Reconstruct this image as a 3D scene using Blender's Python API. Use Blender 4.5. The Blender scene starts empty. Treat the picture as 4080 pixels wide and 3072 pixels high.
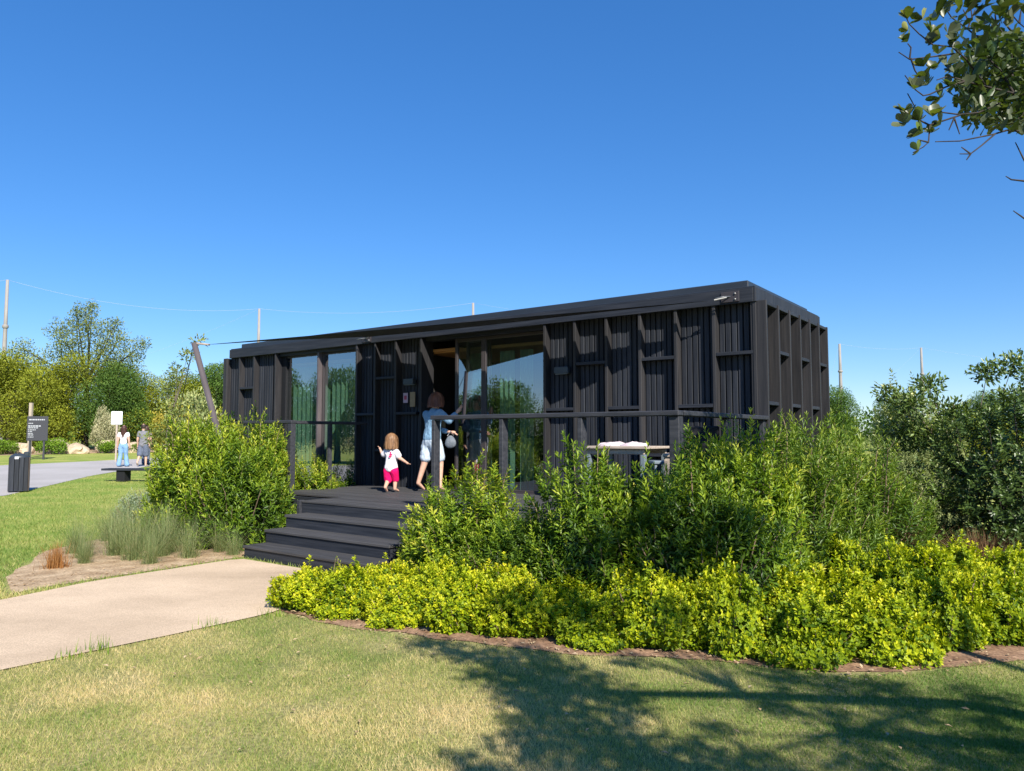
import bpy, bmesh, math, random
import numpy as np
from mathutils import Vector, Matrix, Quaternion

R = math.radians
scene = bpy.context.scene
COL = scene.collection
rng = np.random.default_rng(7)
random.seed(7)

# ------------------------------------------------------------------ camera
cam_data = bpy.data.cameras.new('camera')
cam = bpy.data.objects.new('camera', cam_data)
COL.objects.link(cam)
cam.location = (0, 0, 1.5)
cam.rotation_euler = (R(90 + 3.835), 0, 0)
cam_data.sensor_fit = 'HORIZONTAL'
cam_data.sensor_width = 36.0
cam_data.lens = 25.94
cam_data.clip_end = 3000
cam_data.clip_start = 0.05
scene.camera = cam

# ------------------------------------------------------------------ light
SUN_EL = 39.0
SUN_AZ = 157.5            # compass-like angle of the sun, clockwise from +Y (behind the camera, to the right)
world = bpy.data.worlds.new('World')
scene.world = world
world.use_nodes = True
wn = world.node_tree
for n in list(wn.nodes):
    wn.nodes.remove(n)
sky = wn.nodes.new('ShaderNodeTexSky')
sky.sky_type = 'NISHITA'
sky.sun_disc = False
sky.sun_elevation = R(SUN_EL)
sky.sun_rotation = R(SUN_AZ)
sky.altitude = 0
sky.air_density = 1.0
sky.dust_density = 0.0
sky.ozone_density = 10.0
hs = wn.nodes.new('ShaderNodeHueSaturation')
hs.inputs['Saturation'].default_value = 1.28
hs.inputs['Hue'].default_value = 0.509
gm = wn.nodes.new('ShaderNodeGamma')
gm.inputs['Gamma'].default_value = 0.72
bg = wn.nodes.new('ShaderNodeBackground')
bg.inputs['Strength'].default_value = 0.15
wo = wn.nodes.new('ShaderNodeOutputWorld')
wn.links.new(sky.outputs[0], gm.inputs['Color'])
wn.links.new(gm.outputs[0], hs.inputs['Color'])
wn.links.new(hs.outputs[0], bg.inputs['Color'])
wn.links.new(bg.outputs[0], wo.inputs['Surface'])

sd = bpy.data.lights.new('sun', 'SUN')
sd.energy = 4.5
sd.angle = R(0.53)
sd.color = (1.0, 0.94, 0.84)
sun = bpy.data.objects.new('sun', sd)
COL.objects.link(sun)
az, el = R(SUN_AZ), R(SUN_EL)
TO_SUN = Vector((math.sin(az) * math.cos(el), math.cos(az) * math.cos(el), math.sin(el)))
sun.rotation_euler = (-TO_SUN).to_track_quat('-Z', 'Y').to_euler()
sun.location = TO_SUN * 40

scene.view_settings.view_transform = 'Standard'
scene.view_settings.look = 'None'
scene.view_settings.exposure = 0.84
scene.view_settings.gamma = 1.0
scene.view_settings.use_curve_mapping = False
scene.render.engine = 'CYCLES'
scene.cycles.use_denoising = True
scene.cycles.max_bounces = 8
scene.cycles.transparent_max_bounces = 12
scene.cycles.sample_clamp_indirect = 6.0

# ------------------------------------------------------------------ helpers: objects
LABELS = set()


def link(o):
    COL.objects.link(o)
    return o


def tag(o, label=None, cat=None, group=None, kind=None):
    if label:
        o['label'] = label
        LABELS.add(label)
    if cat:
        o['category'] = cat
    if group:
        o['group'] = group
    if kind:
        o['kind'] = kind
    return o


def obj(name, me, mat=None, parent=None, loc=None, rot=None):
    o = bpy.data.objects.new(name, me)
    if mat is not None and me is not None and not me.materials:
        me.materials.append(mat)
    if parent is not None:
        o.parent = parent
    if loc is not None:
        o.location = loc
    if rot is not None:
        o.rotation_euler = rot
    return link(o)


def thing(name, label, cat, loc=(0, 0, 0), rz=0.0, group=None):
    o = bpy.data.objects.new(name, None)
    o.empty_display_size = 0.2
    o.location = loc
    o.rotation_euler = (0, 0, rz)
    link(o)
    return tag(o, label, cat, group)


def copy_tree(o, parent=None):
    c = o.copy()
    link(c)
    c.parent = parent
    for ch in list(o.children):
        copy_tree(ch, c)
    return c


def mesh_np(name, V, F, tone=None, smooth=False):
    """mesh out of numpy arrays; F is (n,3) or (n,4)"""
    V = np.asarray(V, np.float32)
    F = np.asarray(F, np.int32)
    me = bpy.data.meshes.new(name)
    k = F.shape[1]
    me.vertices.add(len(V))
    me.vertices.foreach_set('co', V.ravel())
    me.loops.add(F.size)
    me.loops.foreach_set('vertex_index', F.ravel())
    me.polygons.add(len(F))
    me.polygons.foreach_set('loop_start', np.arange(0, F.size, k, dtype=np.int32))
    me.polygons.foreach_set('loop_total', np.full(len(F), k, np.int32))
    if smooth:
        me.polygons.foreach_set('use_smooth', np.ones(len(F), bool))
    if tone is not None:
        a = me.attributes.new('tone', 'FLOAT', 'POINT')
        a.data.foreach_set('value', np.asarray(tone, np.float32))
    me.update(calc_edges=True)
    me.validate()
    return me


def join_np(parts):
    """[(V,F)] -> one (V,F)"""
    Vs, Fs, n = [], [], 0
    for V, F in parts:
        Vs.append(np.asarray(V, float))
        Fs.append(np.asarray(F, int) + n)
        n += len(V)
    return np.concatenate(Vs), np.concatenate(Fs)


_box_cache = {}


def box_mesh(sx, sy, sz, bev, mat):
    key = (round(sx, 4), round(sy, 4), round(sz, 4), round(bev, 4), mat.name)
    if key in _box_cache:
        return _box_cache[key]
    b = min(bev, sx * .3, sy * .3, sz * .3)
    hx, hy, hz = sx / 2, sy / 2, sz / 2
    bm = bmesh.new()
    for i in (-1, 1):
        for j in (-1, 1):
            for k in (-1, 1):
                bm.verts.new((i * hx, j * (hy - b), k * (hz - b)))
                bm.verts.new((i * (hx - b), j * hy, k * (hz - b)))
                bm.verts.new((i * (hx - b), j * (hy - b), k * hz))
    bmesh.ops.convex_hull(bm, input=bm.verts)
    bmesh.ops.dissolve_limit(bm, angle_limit=0.02, verts=bm.verts, edges=bm.edges)
    me = bpy.data.meshes.new('box')
    bm.to_mesh(me)
    bm.free()
    me.materials.append(mat)
    _box_cache[key] = me
    return me


def cbox(name, lo, hi, mat, parent=None, bev=0.004, rot=None):
    lo = [min(a, b) for a, b in zip(lo, hi)] if any(a > b for a, b in zip(lo, hi)) else lo
    s = [abs(b - a) for a, b in zip(lo, hi)]
    c = [(a + b) / 2 for a, b in zip(lo, hi)]
    return obj(name, box_mesh(s[0], s[1], s[2], bev, mat), None, parent, c, rot)


def tube_np(pts, radii, sides=8, cap=True):
    pts = [Vector(p) for p in pts]
    n = len(pts)
    V = []
    ref = Vector((0.31, 0.17, 0.93)).normalized()
    for i, p in enumerate(pts):
        t = (pts[min(i + 1, n - 1)] - pts[max(i - 1, 0)])
        t = t.normalized() if t.length > 1e-9 else Vector((0, 0, 1))
        a = t.cross(ref)
        if a.length < .05:
            a = t.cross(Vector((1, 0, 0)))
        a.normalize()
        b = t.cross(a)
        for k in range(sides):
            th = 2 * math.pi * k / sides
            V.append(p + (a * math.cos(th) + b * math.sin(th)) * radii[i])
    F = []
    for i in range(n - 1):
        for k in range(sides):
            k2 = (k + 1) % sides
            F.append((i * sides + k, i * sides + k2, (i + 1) * sides + k2))
            F.append((i * sides + k, (i + 1) * sides + k2, (i + 1) * sides + k))
    if cap:
        for base in (0, (n - 1) * sides):
            for k in range(1, sides - 1):
                F.append((base, base + k, base + k + 1))
    return np.array([tuple(v) for v in V]), np.array(F)


def lathe_np(profile, sides=16):
    V, F = [], []
    for r, z in profile:
        for k in range(sides):
            th = 2 * math.pi * k / sides
            V.append((r * math.cos(th), r * math.sin(th), z))
    for i in range(len(profile) - 1):
        for k in range(sides):
            k2 = (k + 1) % sides
            F.append((i * sides + k, i * sides + k2, (i + 1) * sides + k2))
            F.append((i * sides + k, (i + 1) * sides + k2, (i + 1) * sides + k))
    return np.array(V), np.array(F)


def vnoise(x, y, seed=0):
    """smooth value noise in numpy, 0..1"""
    r = np.random.default_rng(seed).random((64, 64))
    xi, yi = np.floor(x).astype(int), np.floor(y).astype(int)
    fx, fy = x - xi, y - yi
    fx, fy = fx * fx * (3 - 2 * fx), fy * fy * (3 - 2 * fy)
    g = lambda a, b: r[a % 64, b % 64]
    return (g(xi, yi) * (1 - fx) * (1 - fy) + g(xi + 1, yi) * fx * (1 - fy)
            + g(xi, yi + 1) * (1 - fx) * fy + g(xi + 1, yi + 1) * fx * fy)


def fnoise(x, y, seed=0):
    return .55 * vnoise(x, y, seed) + .3 * vnoise(x * 2.1, y * 2.1, seed + 1) + .15 * vnoise(x * 4.3, y * 4.3, seed + 2)


def norm(a):
    return a / np.maximum(np.linalg.norm(a, axis=-1, keepdims=True), 1e-9)


# ------------------------------------------------------------------ helpers: materials
def new_mat(name):
    m = bpy.data.materials.new(name)
    m.use_nodes = True
    nt = m.node_tree
    p = nt.nodes['Principled BSDF']
    return m, nt, p


def noise_mat(name, c1, c2, scale=(8, 8, 8), rough=.7, bump=.0, detail=5, c3=None, coord='Object', rand=0.0,
              spec=.3, fine=None, metallic=0.0, ramp=(.35, .65)):
    m, nt, p = new_mat(name)
    N, L = nt.nodes, nt.links
    tc = N.new('ShaderNodeTexCoord')
    mp = N.new('ShaderNodeMapping')
    mp.inputs['Scale'].default_value = scale
    L.new(tc.outputs[coord], mp.inputs['Vector'])
    nz = N.new('ShaderNodeTexNoise')
    nz.inputs['Scale'].default_value = 1.0
    nz.inputs['Detail'].default_value = detail
    nz.inputs['Roughness'].default_value = .6
    if rand:
        oi = N.new('ShaderNodeObjectInfo')
        vm = N.new('ShaderNodeVectorMath')
        vm.operation = 'ADD'
        mul = N.new('ShaderNodeMath')
        mul.operation = 'MULTIPLY'
        mul.inputs[1].default_value = 37.0
        L.new(oi.outputs['Random'], mul.inputs[0])
        L.new(mp.outputs[0], vm.inputs[0])
        L.new(mul.outputs[0], vm.inputs[1])
        L.new(vm.outputs[0], nz.inputs['Vector'])
    else:
        L.new(mp.outputs[0], nz.inputs['Vector'])
    cr = N.new('ShaderNodeValToRGB')
    cr.color_ramp.elements[0].position = ramp[0]
    cr.color_ramp.elements[0].color = (*c1, 1)
    cr.color_ramp.elements[1].position = ramp[1]
    cr.color_ramp.elements[1].color = (*c2, 1)
    if c3:
        e = cr.color_ramp.elements.new(min(ramp[1] + .15, .99))
        e.color = (*c3, 1)
    L.new(nz.outputs['Fac'], cr.inputs['Fac'])
    out = cr.outputs['Color']
    if fine:
        nf = N.new('ShaderNodeTexNoise')
        nf.inputs['Scale'].default_value = fine[0]
        nf.inputs['Detail'].default_value = 2
        L.new(tc.outputs[coord], nf.inputs['Vector'])
        mr = N.new('ShaderNodeMapRange')
        mr.inputs['From Min'].default_value = .3
        mr.inputs['From Max'].default_value = .7
        mr.inputs['To Min'].default_value = 1 - fine[1]
        mr.inputs['To Max'].default_value = 1 + fine[1]
        L.new(nf.outputs['Fac'], mr.inputs['Value'])
        mx = N.new('ShaderNodeVectorMath')
        mx.operation = 'SCALE'
        L.new(out, mx.inputs[0])
        L.new(mr.outputs[0], mx.inputs['Scale'])
        out = mx.outputs[0]
    if rand:
        mr = N.new('ShaderNodeMapRange')
        mr.inputs['To Min'].default_value = 1 - rand
        mr.inputs['To Max'].default_value = 1 + rand
        L.new(oi.outputs['Random'], mr.inputs['Value'])
        mx = N.new('ShaderNodeVectorMath')
        mx.operation = 'SCALE'
        L.new(out, mx.inputs[0])
        L.new(mr.outputs[0], mx.inputs['Scale'])
        out = mx.outputs[0]
    L.new(out, p.inputs['Base Color'])
    p.inputs['Roughness'].default_value = rough
    p.inputs['Specular IOR Level'].default_value = spec
    p.inputs['Metallic'].default_value = metallic
    if bump:
        b = N.new('ShaderNodeBump')
        b.inputs['Strength'].default_value = bump
        b.inputs['Distance'].default_value = .01
        L.new(nz.outputs['Fac'], b.inputs['Height'])
        L.new(b.outputs[0], p.inputs['Normal'])
    return m


def leaf_mat(name, cols, trans=.3, rough=.45, spec=.35, tcol=(1.25, 1.2, .55), back=None):
    """cols: [(pos, rgb)] along the per-leaf attribute 'tone'"""
    m, nt, p = new_mat(name)
    N, L = nt.nodes, nt.links
    at = N.new('ShaderNodeAttribute')
    at.attribute_name = 'tone'
    cr = N.new('ShaderNodeValToRGB')
    while len(cr.color_ramp.elements) < len(cols):
        cr.color_ramp.elements.new(.5)
    for e, (pos, c) in zip(cr.color_ramp.elements, cols):
        e.position = pos
        e.color = (*c, 1)
    L.new(at.outputs['Fac'], cr.inputs['Fac'])
    col = cr.outputs['Color']
    if back:
        ge = N.new('ShaderNodeNewGeometry')
        mb = N.new('ShaderNodeMix')
        mb.data_type = 'RGBA'
        L.new(ge.outputs['Backfacing'], mb.inputs['Factor'])
        L.new(col, mb.inputs['A'])
        mb.inputs['B'].default_value = (*back, 1)
        col = mb.outputs['Result']
    L.new(col, p.inputs['Base Color'])
    p.inputs['Roughness'].default_value = rough
    p.inputs['Specular IOR Level'].default_value = spec
    tr = N.new('ShaderNodeBsdfTranslucent')
    vm = N.new('ShaderNodeVectorMath')
    vm.operation = 'MULTIPLY'
    vm.inputs[1].default_value = tcol
    L.new(cr.outputs['Color'], vm.inputs[0])
    L.new(vm.outputs[0], tr.inputs['Color'])
    mx = N.new('ShaderNodeMixShader')
    mx.inputs['Fac'].default_value = trans
    L.new(p.outputs[0], mx.inputs[1])
    L.new(tr.outputs[0], mx.inputs[2])
    L.new(mx.outputs[0], N['Material Output'].inputs['Surface'])
    return m


def flat_mat(name, c, rough=.6, spec=.3, metallic=0.0):
    m, nt, p = new_mat(name)
    p.inputs['Base Color'].default_value = (*c, 1)
    p.inputs['Roughness'].default_value = rough
    p.inputs['Specular IOR Level'].default_value = spec
    p.inputs['Metallic'].default_value = metallic
    return m


def cloth_mat(name, c1, c2, scale=40, rough=.9, trans=0):
    return noise_mat(name, c1, c2, (scale,) * 3, rough, .15, 3, spec=.1)


M = {}
M['black_v'] = noise_mat('black_timber_upright', (0.01604, 0.01919, 0.02647), (0.03445, 0.03771, 0.04687), (38, 38, 1.6), .62, .25, 6, rand=.22, spec=.25,
                         c3=(0.04514, 0.04498, 0.05141))
M['black_h'] = noise_mat('black_timber_level', (0.01604, 0.01919, 0.02647), (0.03326, 0.03639, 0.04536), (1.6, 38, 38), .62, .25, 6, rand=.18, spec=.25,
                         c3=(0.04514, 0.04498, 0.05141))
M['fin'] = noise_mat('black_timber_fin', (.021, .021, .0235), (.040, .038, .040), (30, 30, 1.4), .6, .25, 6, rand=.2, spec=.28,
                       c3=(.062, .052, .047))
M['deck'] = noise_mat('deck_timber', (0.04332, 0.04326, 0.04514), (0.07852, 0.07604, 0.07775), (1.2, 30, 30), .7, .3, 6, rand=.2, spec=.25, c3=(0.115, 0.1049, 0.09777))
M['rail'] = noise_mat('rail_timber', (0.02782, 0.02964, 0.03549), (0.05167, 0.05292, 0.06067), (3, 30, 30), .6, .2, 5, rand=.1)
M['cap'] = noise_mat('roof_flashing', (0.0192, 0.0232, 0.0304), (0.0272, 0.032, 0.0416), (1, 8, 8), .42, .05, 3, spec=.5)
M['core'] = flat_mat('black_backing', (0.0112, 0.0119, 0.014), .8)
M['inside'] = noise_mat('dark_interior', (.02, .018, .016), (.032, .028, .025), (2, 2, 2), .8)
M['ceil'] = noise_mat('oiled_wood_ceiling', (.34, .17, .055), (.50, .27, .10), (2, 30, 30), .5, .1)
M['curtain'] = noise_mat('sage_curtain', (.17, .28, .215), (.24, .37, .29), (30, 30, 4), .9, .1, 3, spec=.1)
M['frame'] = flat_mat('dark_window_frame', (.045, .038, .040), .45, .4)
M['steel'] = flat_mat('galvanised_steel', (.24, .24, .23), .45, .5, .6)
M['lampbox'] = flat_mat('grey_lamp_housing', (.035, .045, .055), .4, .5)
M['sail'] = noise_mat('charcoal_sailcloth', (0.03344, 0.03648, 0.04256), (0.04864, 0.05168, 0.0608), (6, 6, 6), .8, .05, 3, spec=.15)
M['mast'] = noise_mat('brown_grey_mast', (.08, .067, .070), (.11, .092, .094), (6, 6, 2), .5, .05, 3, spec=.4)
M['plank_wood'] = noise_mat('bleached_wood', (.34, .27, .21), (.50, .42, .34), (4, 30, 30), .75, .2, 5)
M['white_cloth'] = noise_mat('white_pink_paper', (.52, .40, .43), (.66, .60, .60), (14, 14, 14), .8, 0, 3)
M['grey_metal'] = flat_mat('grey_blue_metal', (.17, .21, .24), .5, .4)
M['bark'] = noise_mat('grey_brown_bark', (.09, .07, .055), (.20, .165, .13), (9, 9, 2.5), .9, .6, 6)
M['dark_bark'] = noise_mat('dark_bark', (.022, .019, .017), (.06, .05, .042), (12, 12, 4), .9, .5, 5)
M['stem'] = noise_mat('woody_stem', (.16, .11, .07), (.30, .22, .14), (14, 14, 5), .9, .2, 4)
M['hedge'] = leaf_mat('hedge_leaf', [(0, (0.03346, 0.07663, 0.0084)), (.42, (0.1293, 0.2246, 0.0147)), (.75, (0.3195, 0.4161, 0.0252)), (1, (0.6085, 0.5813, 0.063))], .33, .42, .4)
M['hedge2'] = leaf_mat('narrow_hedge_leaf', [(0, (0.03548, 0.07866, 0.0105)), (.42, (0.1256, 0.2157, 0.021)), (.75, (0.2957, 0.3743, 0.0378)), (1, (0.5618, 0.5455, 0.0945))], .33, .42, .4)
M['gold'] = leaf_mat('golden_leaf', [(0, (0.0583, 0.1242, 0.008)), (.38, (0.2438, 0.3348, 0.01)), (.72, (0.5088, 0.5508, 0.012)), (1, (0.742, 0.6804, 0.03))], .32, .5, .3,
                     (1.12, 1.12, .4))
M['olive'] = leaf_mat('silver_olive_leaf', [(0, (0.1109, 0.1499, 0.05222)), (.5, (0.2957, 0.3426, 0.1268)), (1, (0.6407, 0.621, 0.2685))], .2, .55, .3)
M['dark_leaf'] = leaf_mat('dark_glossy_leaf', [(0, (0.03671, 0.06854, 0.01685)), (.5, (0.09964, 0.1607, 0.0337)), (.85, (0.2229, 0.2999, 0.0702)), (1, (0.5244, 0.5141, 0.1685))], .2, .38, .5)
M['branch_leaf'] = leaf_mat('leathery_leaf', [(0, (0.0264, 0.054, 0.0144)), (.5, (0.072, 0.12, 0.0264)), (.85, (0.18, 0.24, 0.036)), (1, (0.36, 0.36, 0.12))], .25, .4, .45,
                            back=(.10, .12, .06))
M['far_olive'] = leaf_mat('far_olive_foliage', [(0, (0.0952, 0.126, 0.0132)), (.5, (0.2352, 0.27, 0.0242)), (1, (0.4144, 0.432, 0.044))], .25, .6, .2)
M['far_grey'] = leaf_mat('far_feathery_foliage', [(0, (0.104, 0.143, 0.03465)), (.5, (0.2079, 0.2503, 0.0594)), (1, (0.3416, 0.3718, 0.099))], .25, .6, .2)
M['far_green'] = leaf_mat('far_green_foliage', [(0, (0.0364, 0.0806, 0.0156)), (.5, (0.091, 0.169, 0.0286)), (1, (0.182, 0.273, 0.052))], .25, .6, .2)
M['far_gold'] = leaf_mat('far_yellow_foliage', [(0, (.16, .15, .02)), (.5, (.36, .30, .04)), (1, (.55, .45, .09))], .25, .6, .2)
M['cream'] = leaf_mat('cream_foliage', [(0, (.20, .22, .10)), (.5, (.42, .40, .22)), (1, (.58, .53, .34))], .2, .6, .2)
M['juniper'] = leaf_mat('bright_juniper', [(0, (.06, .13, .012)), (.5, (.15, .26, .02)), (1, (.27, .37, .04))], .2, .6, .2)
M['silver'] = leaf_mat('silver_leaf', [(0, (.16, .22, .14)), (.5, (.30, .36, .24)), (1, (.42, .47, .33))], .2, .6, .2)
M['reed'] = leaf_mat('feather_grass', [(0, (.10, .17, .055)), (.5, (.21, .27, .10)), (.8, (.36, .36, .17)), (1, (.55, .47, .27))], .3, .6, .2)
M['rust_grass'] = leaf_mat('rust_grass', [(0, (.20, .09, .03)), (.5, (.38, .17, .05)), (1, (.52, .30, .12))], .3, .7, .2)
M['brown_grass'] = leaf_mat('brown_sedge', [(0, (.12, .06, .03)), (.5, (.24, .13, .065)), (1, (.38, .24, .13))], .3, .7, .2)
M['blade'] = leaf_mat('lawn_blade', [(0, (0.07526, 0.1572, 0.02587)), (.33, (0.1693, 0.2661, 0.04939)), (.62, (0.3889, 0.3992, 0.1235)), (.82, (0.6272, 0.5201, 0.2352)), (1, (0.7526, 0.5927, 0.3293))],
                      .3, .6, .2)
M['sandstone'] = noise_mat('sandstone', (.42, .31, .20), (.62, .50, .35), (3, 3, 3), .9, .5, 6)
M['dry_leaf'] = noise_mat('dry_leaf', (.30, .19, .09), (.55, .42, .26), (8, 8, 8), .9)
M['pole'] = noise_mat('pale_pole', (0.2604, 0.2418, 0.2232), (0.3472, 0.3224, 0.2976), (3, 3, .6), .7)
M['wire'] = flat_mat('pale_cable', (.40, .44, .48), .6)
M['skin'] = noise_mat('skin', (.56, .33, .235), (.64, .39, .285), (20, 20, 20), .55, 0, 3, spec=.3)
M['eye'] = flat_mat('eye_dark', (.02, .015, .01), .2)
M['lip'] = flat_mat('lip', (.42, .16, .14), .5)

# ------------------------------------------------------------------ places
HX, HY = -0.3827, 0.9239            # way the light travels over the ground
O = np.array([2.9454, 8.8983])      # near front corner of the cabin
YAW = .9272
D1 = np.array([-math.sin(YAW), math.cos(YAW)])     # along the front, away from the near corner
D2 = np.array([math.cos(YAW), math.sin(YAW)])      # into the cabin


def W(u, v, z=0.0):
    q = O + u * D1 + v * D2
    return (float(q[0]), float(q[1]), z)


def gz(y):
    return max(0.0, min(.014 * (y - 15), .63))


def gza(y):
    return np.clip(.014 * (np.asarray(y, float) - 15), 0, .63)


# ------------------------------------------------------------------ ground, path, road, beds
def ground_mat():
    m, nt, p = new_mat('lawn_soil')
    N, L = nt.nodes, nt.links
    ge = N.new('ShaderNodeNewGeometry')
    n1 = N.new('ShaderNodeTexNoise')
    n1.inputs['Scale'].default_value = .9
    n1.inputs['Detail'].default_value = 6
    n2 = N.new('ShaderNodeTexNoise')
    n2.inputs['Scale'].default_value = 38
    n2.inputs['Detail'].default_value = 4
    L.new(ge.outputs['Position'], n1.inputs['Vector'])
    L.new(ge.outputs['Position'], n2.inputs['Vector'])
    sx = N.new('ShaderNodeSeparateXYZ')
    L.new(ge.outputs['Position'], sx.inputs[0])
    mr = N.new('ShaderNodeMapRange')
    mr.inputs['From Min'].default_value = 6
    mr.inputs['From Max'].default_value = 11
    L.new(sx.outputs['Y'], mr.inputs['Value'])
    near = N.new('ShaderNodeValToRGB')
    near.color_ramp.elements[0].position = .3
    near.color_ramp.elements[0].color = (.15, .185, .05, 1)
    near.color_ramp.elements[1].position = .68
    near.color_ramp.elements[1].color = (.40, .335, .155, 1)
    L.new(n1.outputs['Fac'], near.inputs['Fac'])
    far = N.new('ShaderNodeValToRGB')
    far.color_ramp.elements[0].position = .3
    far.color_ramp.elements[0].color = (.20, .30, .05, 1)
    far.color_ramp.elements[1].position = .72
    far.color_ramp.elements[1].color = (.44, .43, .12, 1)
    L.new(n1.outputs['Fac'], far.inputs['Fac'])
    mx = N.new('ShaderNodeMix')
    mx.data_type = 'RGBA'
    L.new(mr.outputs[0], mx.inputs['Factor'])
    L.new(near.outputs[0], mx.inputs['A'])
    L.new(far.outputs[0], mx.inputs['B'])
    m2 = N.new('ShaderNodeMapRange')
    m2.inputs['From Min'].default_value = .3
    m2.inputs['From Max'].default_value = .7
    m2.inputs['To Min'].default_value = .55
    m2.inputs['To Max'].default_value = 1.2
    L.new(n2.outputs['Fac'], m2.inputs['Value'])
    sc = N.new('ShaderNodeVectorMath')
    sc.operation = 'SCALE'
    L.new(mx.outputs['Result'], sc.inputs[0])
    L.new(m2.outputs[0], sc.inputs['Scale'])
    L.new(sc.outputs[0], p.inputs['Base Color'])
    p.inputs['Roughness'].default_value = .95
    p.inputs['Specular IOR Level'].default_value = .1
    b = N.new('ShaderNodeBump')
    b.inputs['Strength'].default_value = .6
    b.inputs['Distance'].default_value = .02
    L.new(n2.outputs['Fac'], b.inputs['Height'])
    L.new(b.outputs[0], p.inputs['Normal'])
    return m


ys = [-400, -60, -5, 5, 15, 20, 30, 40, 50, 60, 120, 400, 1500]
xs = [-1500, -300, -80, -30, -10, 0, 10, 30, 80, 300, 1500]
V = [(x, y, gz(y)) for y in ys for x in xs]
F = [(j * len(xs) + i, j * len(xs) + i + 1, (j + 1) * len(xs) + i + 1, (j + 1) * len(xs) + i)
     for j in range(len(ys) - 1) for i in range(len(xs) - 1)]
ground = obj('ground', mesh_np('ground', V, F), ground_mat())
tag(ground, 'lawn ground of the park, patchy straw and green', 'lawn', kind='structure')


def strip(name, A, B, dz, mat, n=40, label=None, cat=None, jag=0.0):
    """sheet between two polylines of the same length, following the terrain"""
    def res(P):
        P = np.array(P, float)
        s = np.concatenate([[0], np.cumsum(np.linalg.norm(np.diff(P, axis=0), axis=1))])
        t = np.linspace(0, s[-1], n)
        return np.stack([np.interp(t, s, P[:, 0]), np.interp(t, s, P[:, 1])], 1)
    a, b = res(A), res(B)
    if jag:
        for P_, sd in ((a, 1), (b, 2)):
            tt_ = np.arange(n)
            P_ += jag * (np.stack([fnoise(tt_ * .11, tt_ * 0 + sd, sd), fnoise(tt_ * .11, tt_ * 0 + sd + 7, sd + 5)], 1) - .5) * 2
    k = 9
    V = []
    for i in range(n):
        for j in range(k):
            q = a[i] + (b[i] - a[i]) * j / (k - 1)
            V.append((q[0], q[1], gz(q[1]) + dz))
    F = [(i * k + j, i * k + j + 1, (i + 1) * k + j + 1, (i + 1) * k + j) for i in range(n - 1) for j in range(k - 1)]
    o = obj(name, mesh_np(name, V, F), mat)
    return tag(o, label, cat, kind='structure')


PATH_U = [(-9.5, 1.4), (-6.6, 4.35), (-4.633, 6.79), (-4.29, 7.66), (-3.30, 9.06), (-2.1, 8.2)]
PATH_L = [(-8.2, -.6), (-5.2, 2.6), (-3.256, 4.80), (-2.53, 5.66), (-2.03, 6.3), (-1.6, 7.84)]
# the path: pale exposed aggregate with faint darker wear
m_path = noise_mat('sandy_aggregate', (.41, .305, .20), (.62, .47, .32), (.55, .9, .9), .85, .0, 8, fine=(130, .26), coord='Object', ramp=(.25, .6),
                   c3=(.54, .385, .24))
strip('path', PATH_U, PATH_L, .010, m_path, 50, 'sandy beige aggregate path leading to the black steps', 'path')
m_road = noise_mat('grey_asphalt', (.36, .335, .315), (.43, .40, .38), (.35, .35, .35), .9, 0, 5, fine=(60, .10))
strip('road', [(-26, -4), (-26.5, 12), (-24.5, 22), (-21.4, 31.0), (-18.0, 37.9), (-13.5, 48)], [(-17.5, -4), (-15.6, 8), (-13.6, 13), (-12.1, 17.6), (-14.06, 24.9), (-15.1, 32), (-11.2, 46)],
      .008, m_road, 60, 'grey asphalt road curving past the lawn at left', 'road')
m_soil = noise_mat('bark_mulch', (.17, .095, .055), (.34, .21, .13), (7, 7, 7), .95, .8, 7, fine=(60, .4), c3=(.46, .32, .20))
m_mulch = noise_mat('dry_mulch', (.30, .20, .11), (.50, .37, .23), (5, 5, 5), .95, .8, 7, fine=(50, .35), c3=(.58, .46, .31))
FRONT = [(-2.10, 6.45), (-1.489, 5.98), (-1.045, 5.72), (-.641, 5.58), (-.073, 5.38), (.451, 5.13), (.8, 5.10), (1.318, 5.05), (1.6, 4.90), (2.02, 4.72),
         (2.53, 4.76), (3.15, 4.98), (3.6, 5.10), (4.6, 5.6), (5.6, 6.2)]
BACK = [(-1.62, 7.80), (-1.35, 8.0), (-1.0, 8.4), (-.6, 8.2), (-.1, 8.0), (.6, 7.6), (1.0, 7.3), (1.5, 7.3), (2.2, 8.0), (2.8, 8.6), (3.6, 9.3), (4.4, 9.9), (5.2, 10), (6, 10), (7.5, 10)]
strip('planting_bed', FRONT, BACK, .006, m_soil, 160, 'reddish mulch bed under the golden shrubs', 'flower bed', .09)
strip('grass_bed', [(-4.75, 7.05), (-4.35, 7.75), (-3.34, 9.12), (-2.9, 9.9)], [(-5.35, 7.9), (-6.0, 9.6), (-5.9, 11.8), (-4.6, 13.2)], .006, m_mulch, 120,
      'dry mulch bed holding feathery grasses beside the path', 'flower bed', .07)
strip('rock_bed', [(-40, 37.5), (-28.3, 41.0), (-22.1, 46.6), (-14, 52)], [(-48, 48), (-34, 52), (-24, 56), (-14, 60)], .006, m_mulch, 30,
      'sandy bed below the trees across the road', 'flower bed')


# ------------------------------------------------------------------ the black cabin
cabin = thing('timber_cabin', 'long black timber cabin with finned cladding, glass doors and flat roof', 'cabin', W(0, 0, 0), YAW - math.pi / 2)


def cb(name, u0, u1, v0, v1, z0, z1, mat, parent=cabin, bev=.004):
    """box given in cabin coordinates (u along the front, v inwards)"""
    return cbox(name, (-max(u0, u1), min(v0, v1), min(z0, z1)), (-min(u0, u1), max(v0, v1), max(z0, z1)), mat, parent, bev)


MOD = .5155
ZD, ZF, ZT = .616, 3.12, 3.302      # deck, underside and top of the fascia
LEN, DEP = 22 * MOD, 2.88
FIN = .135                           # how far the fins stand in front of the cladding


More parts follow.
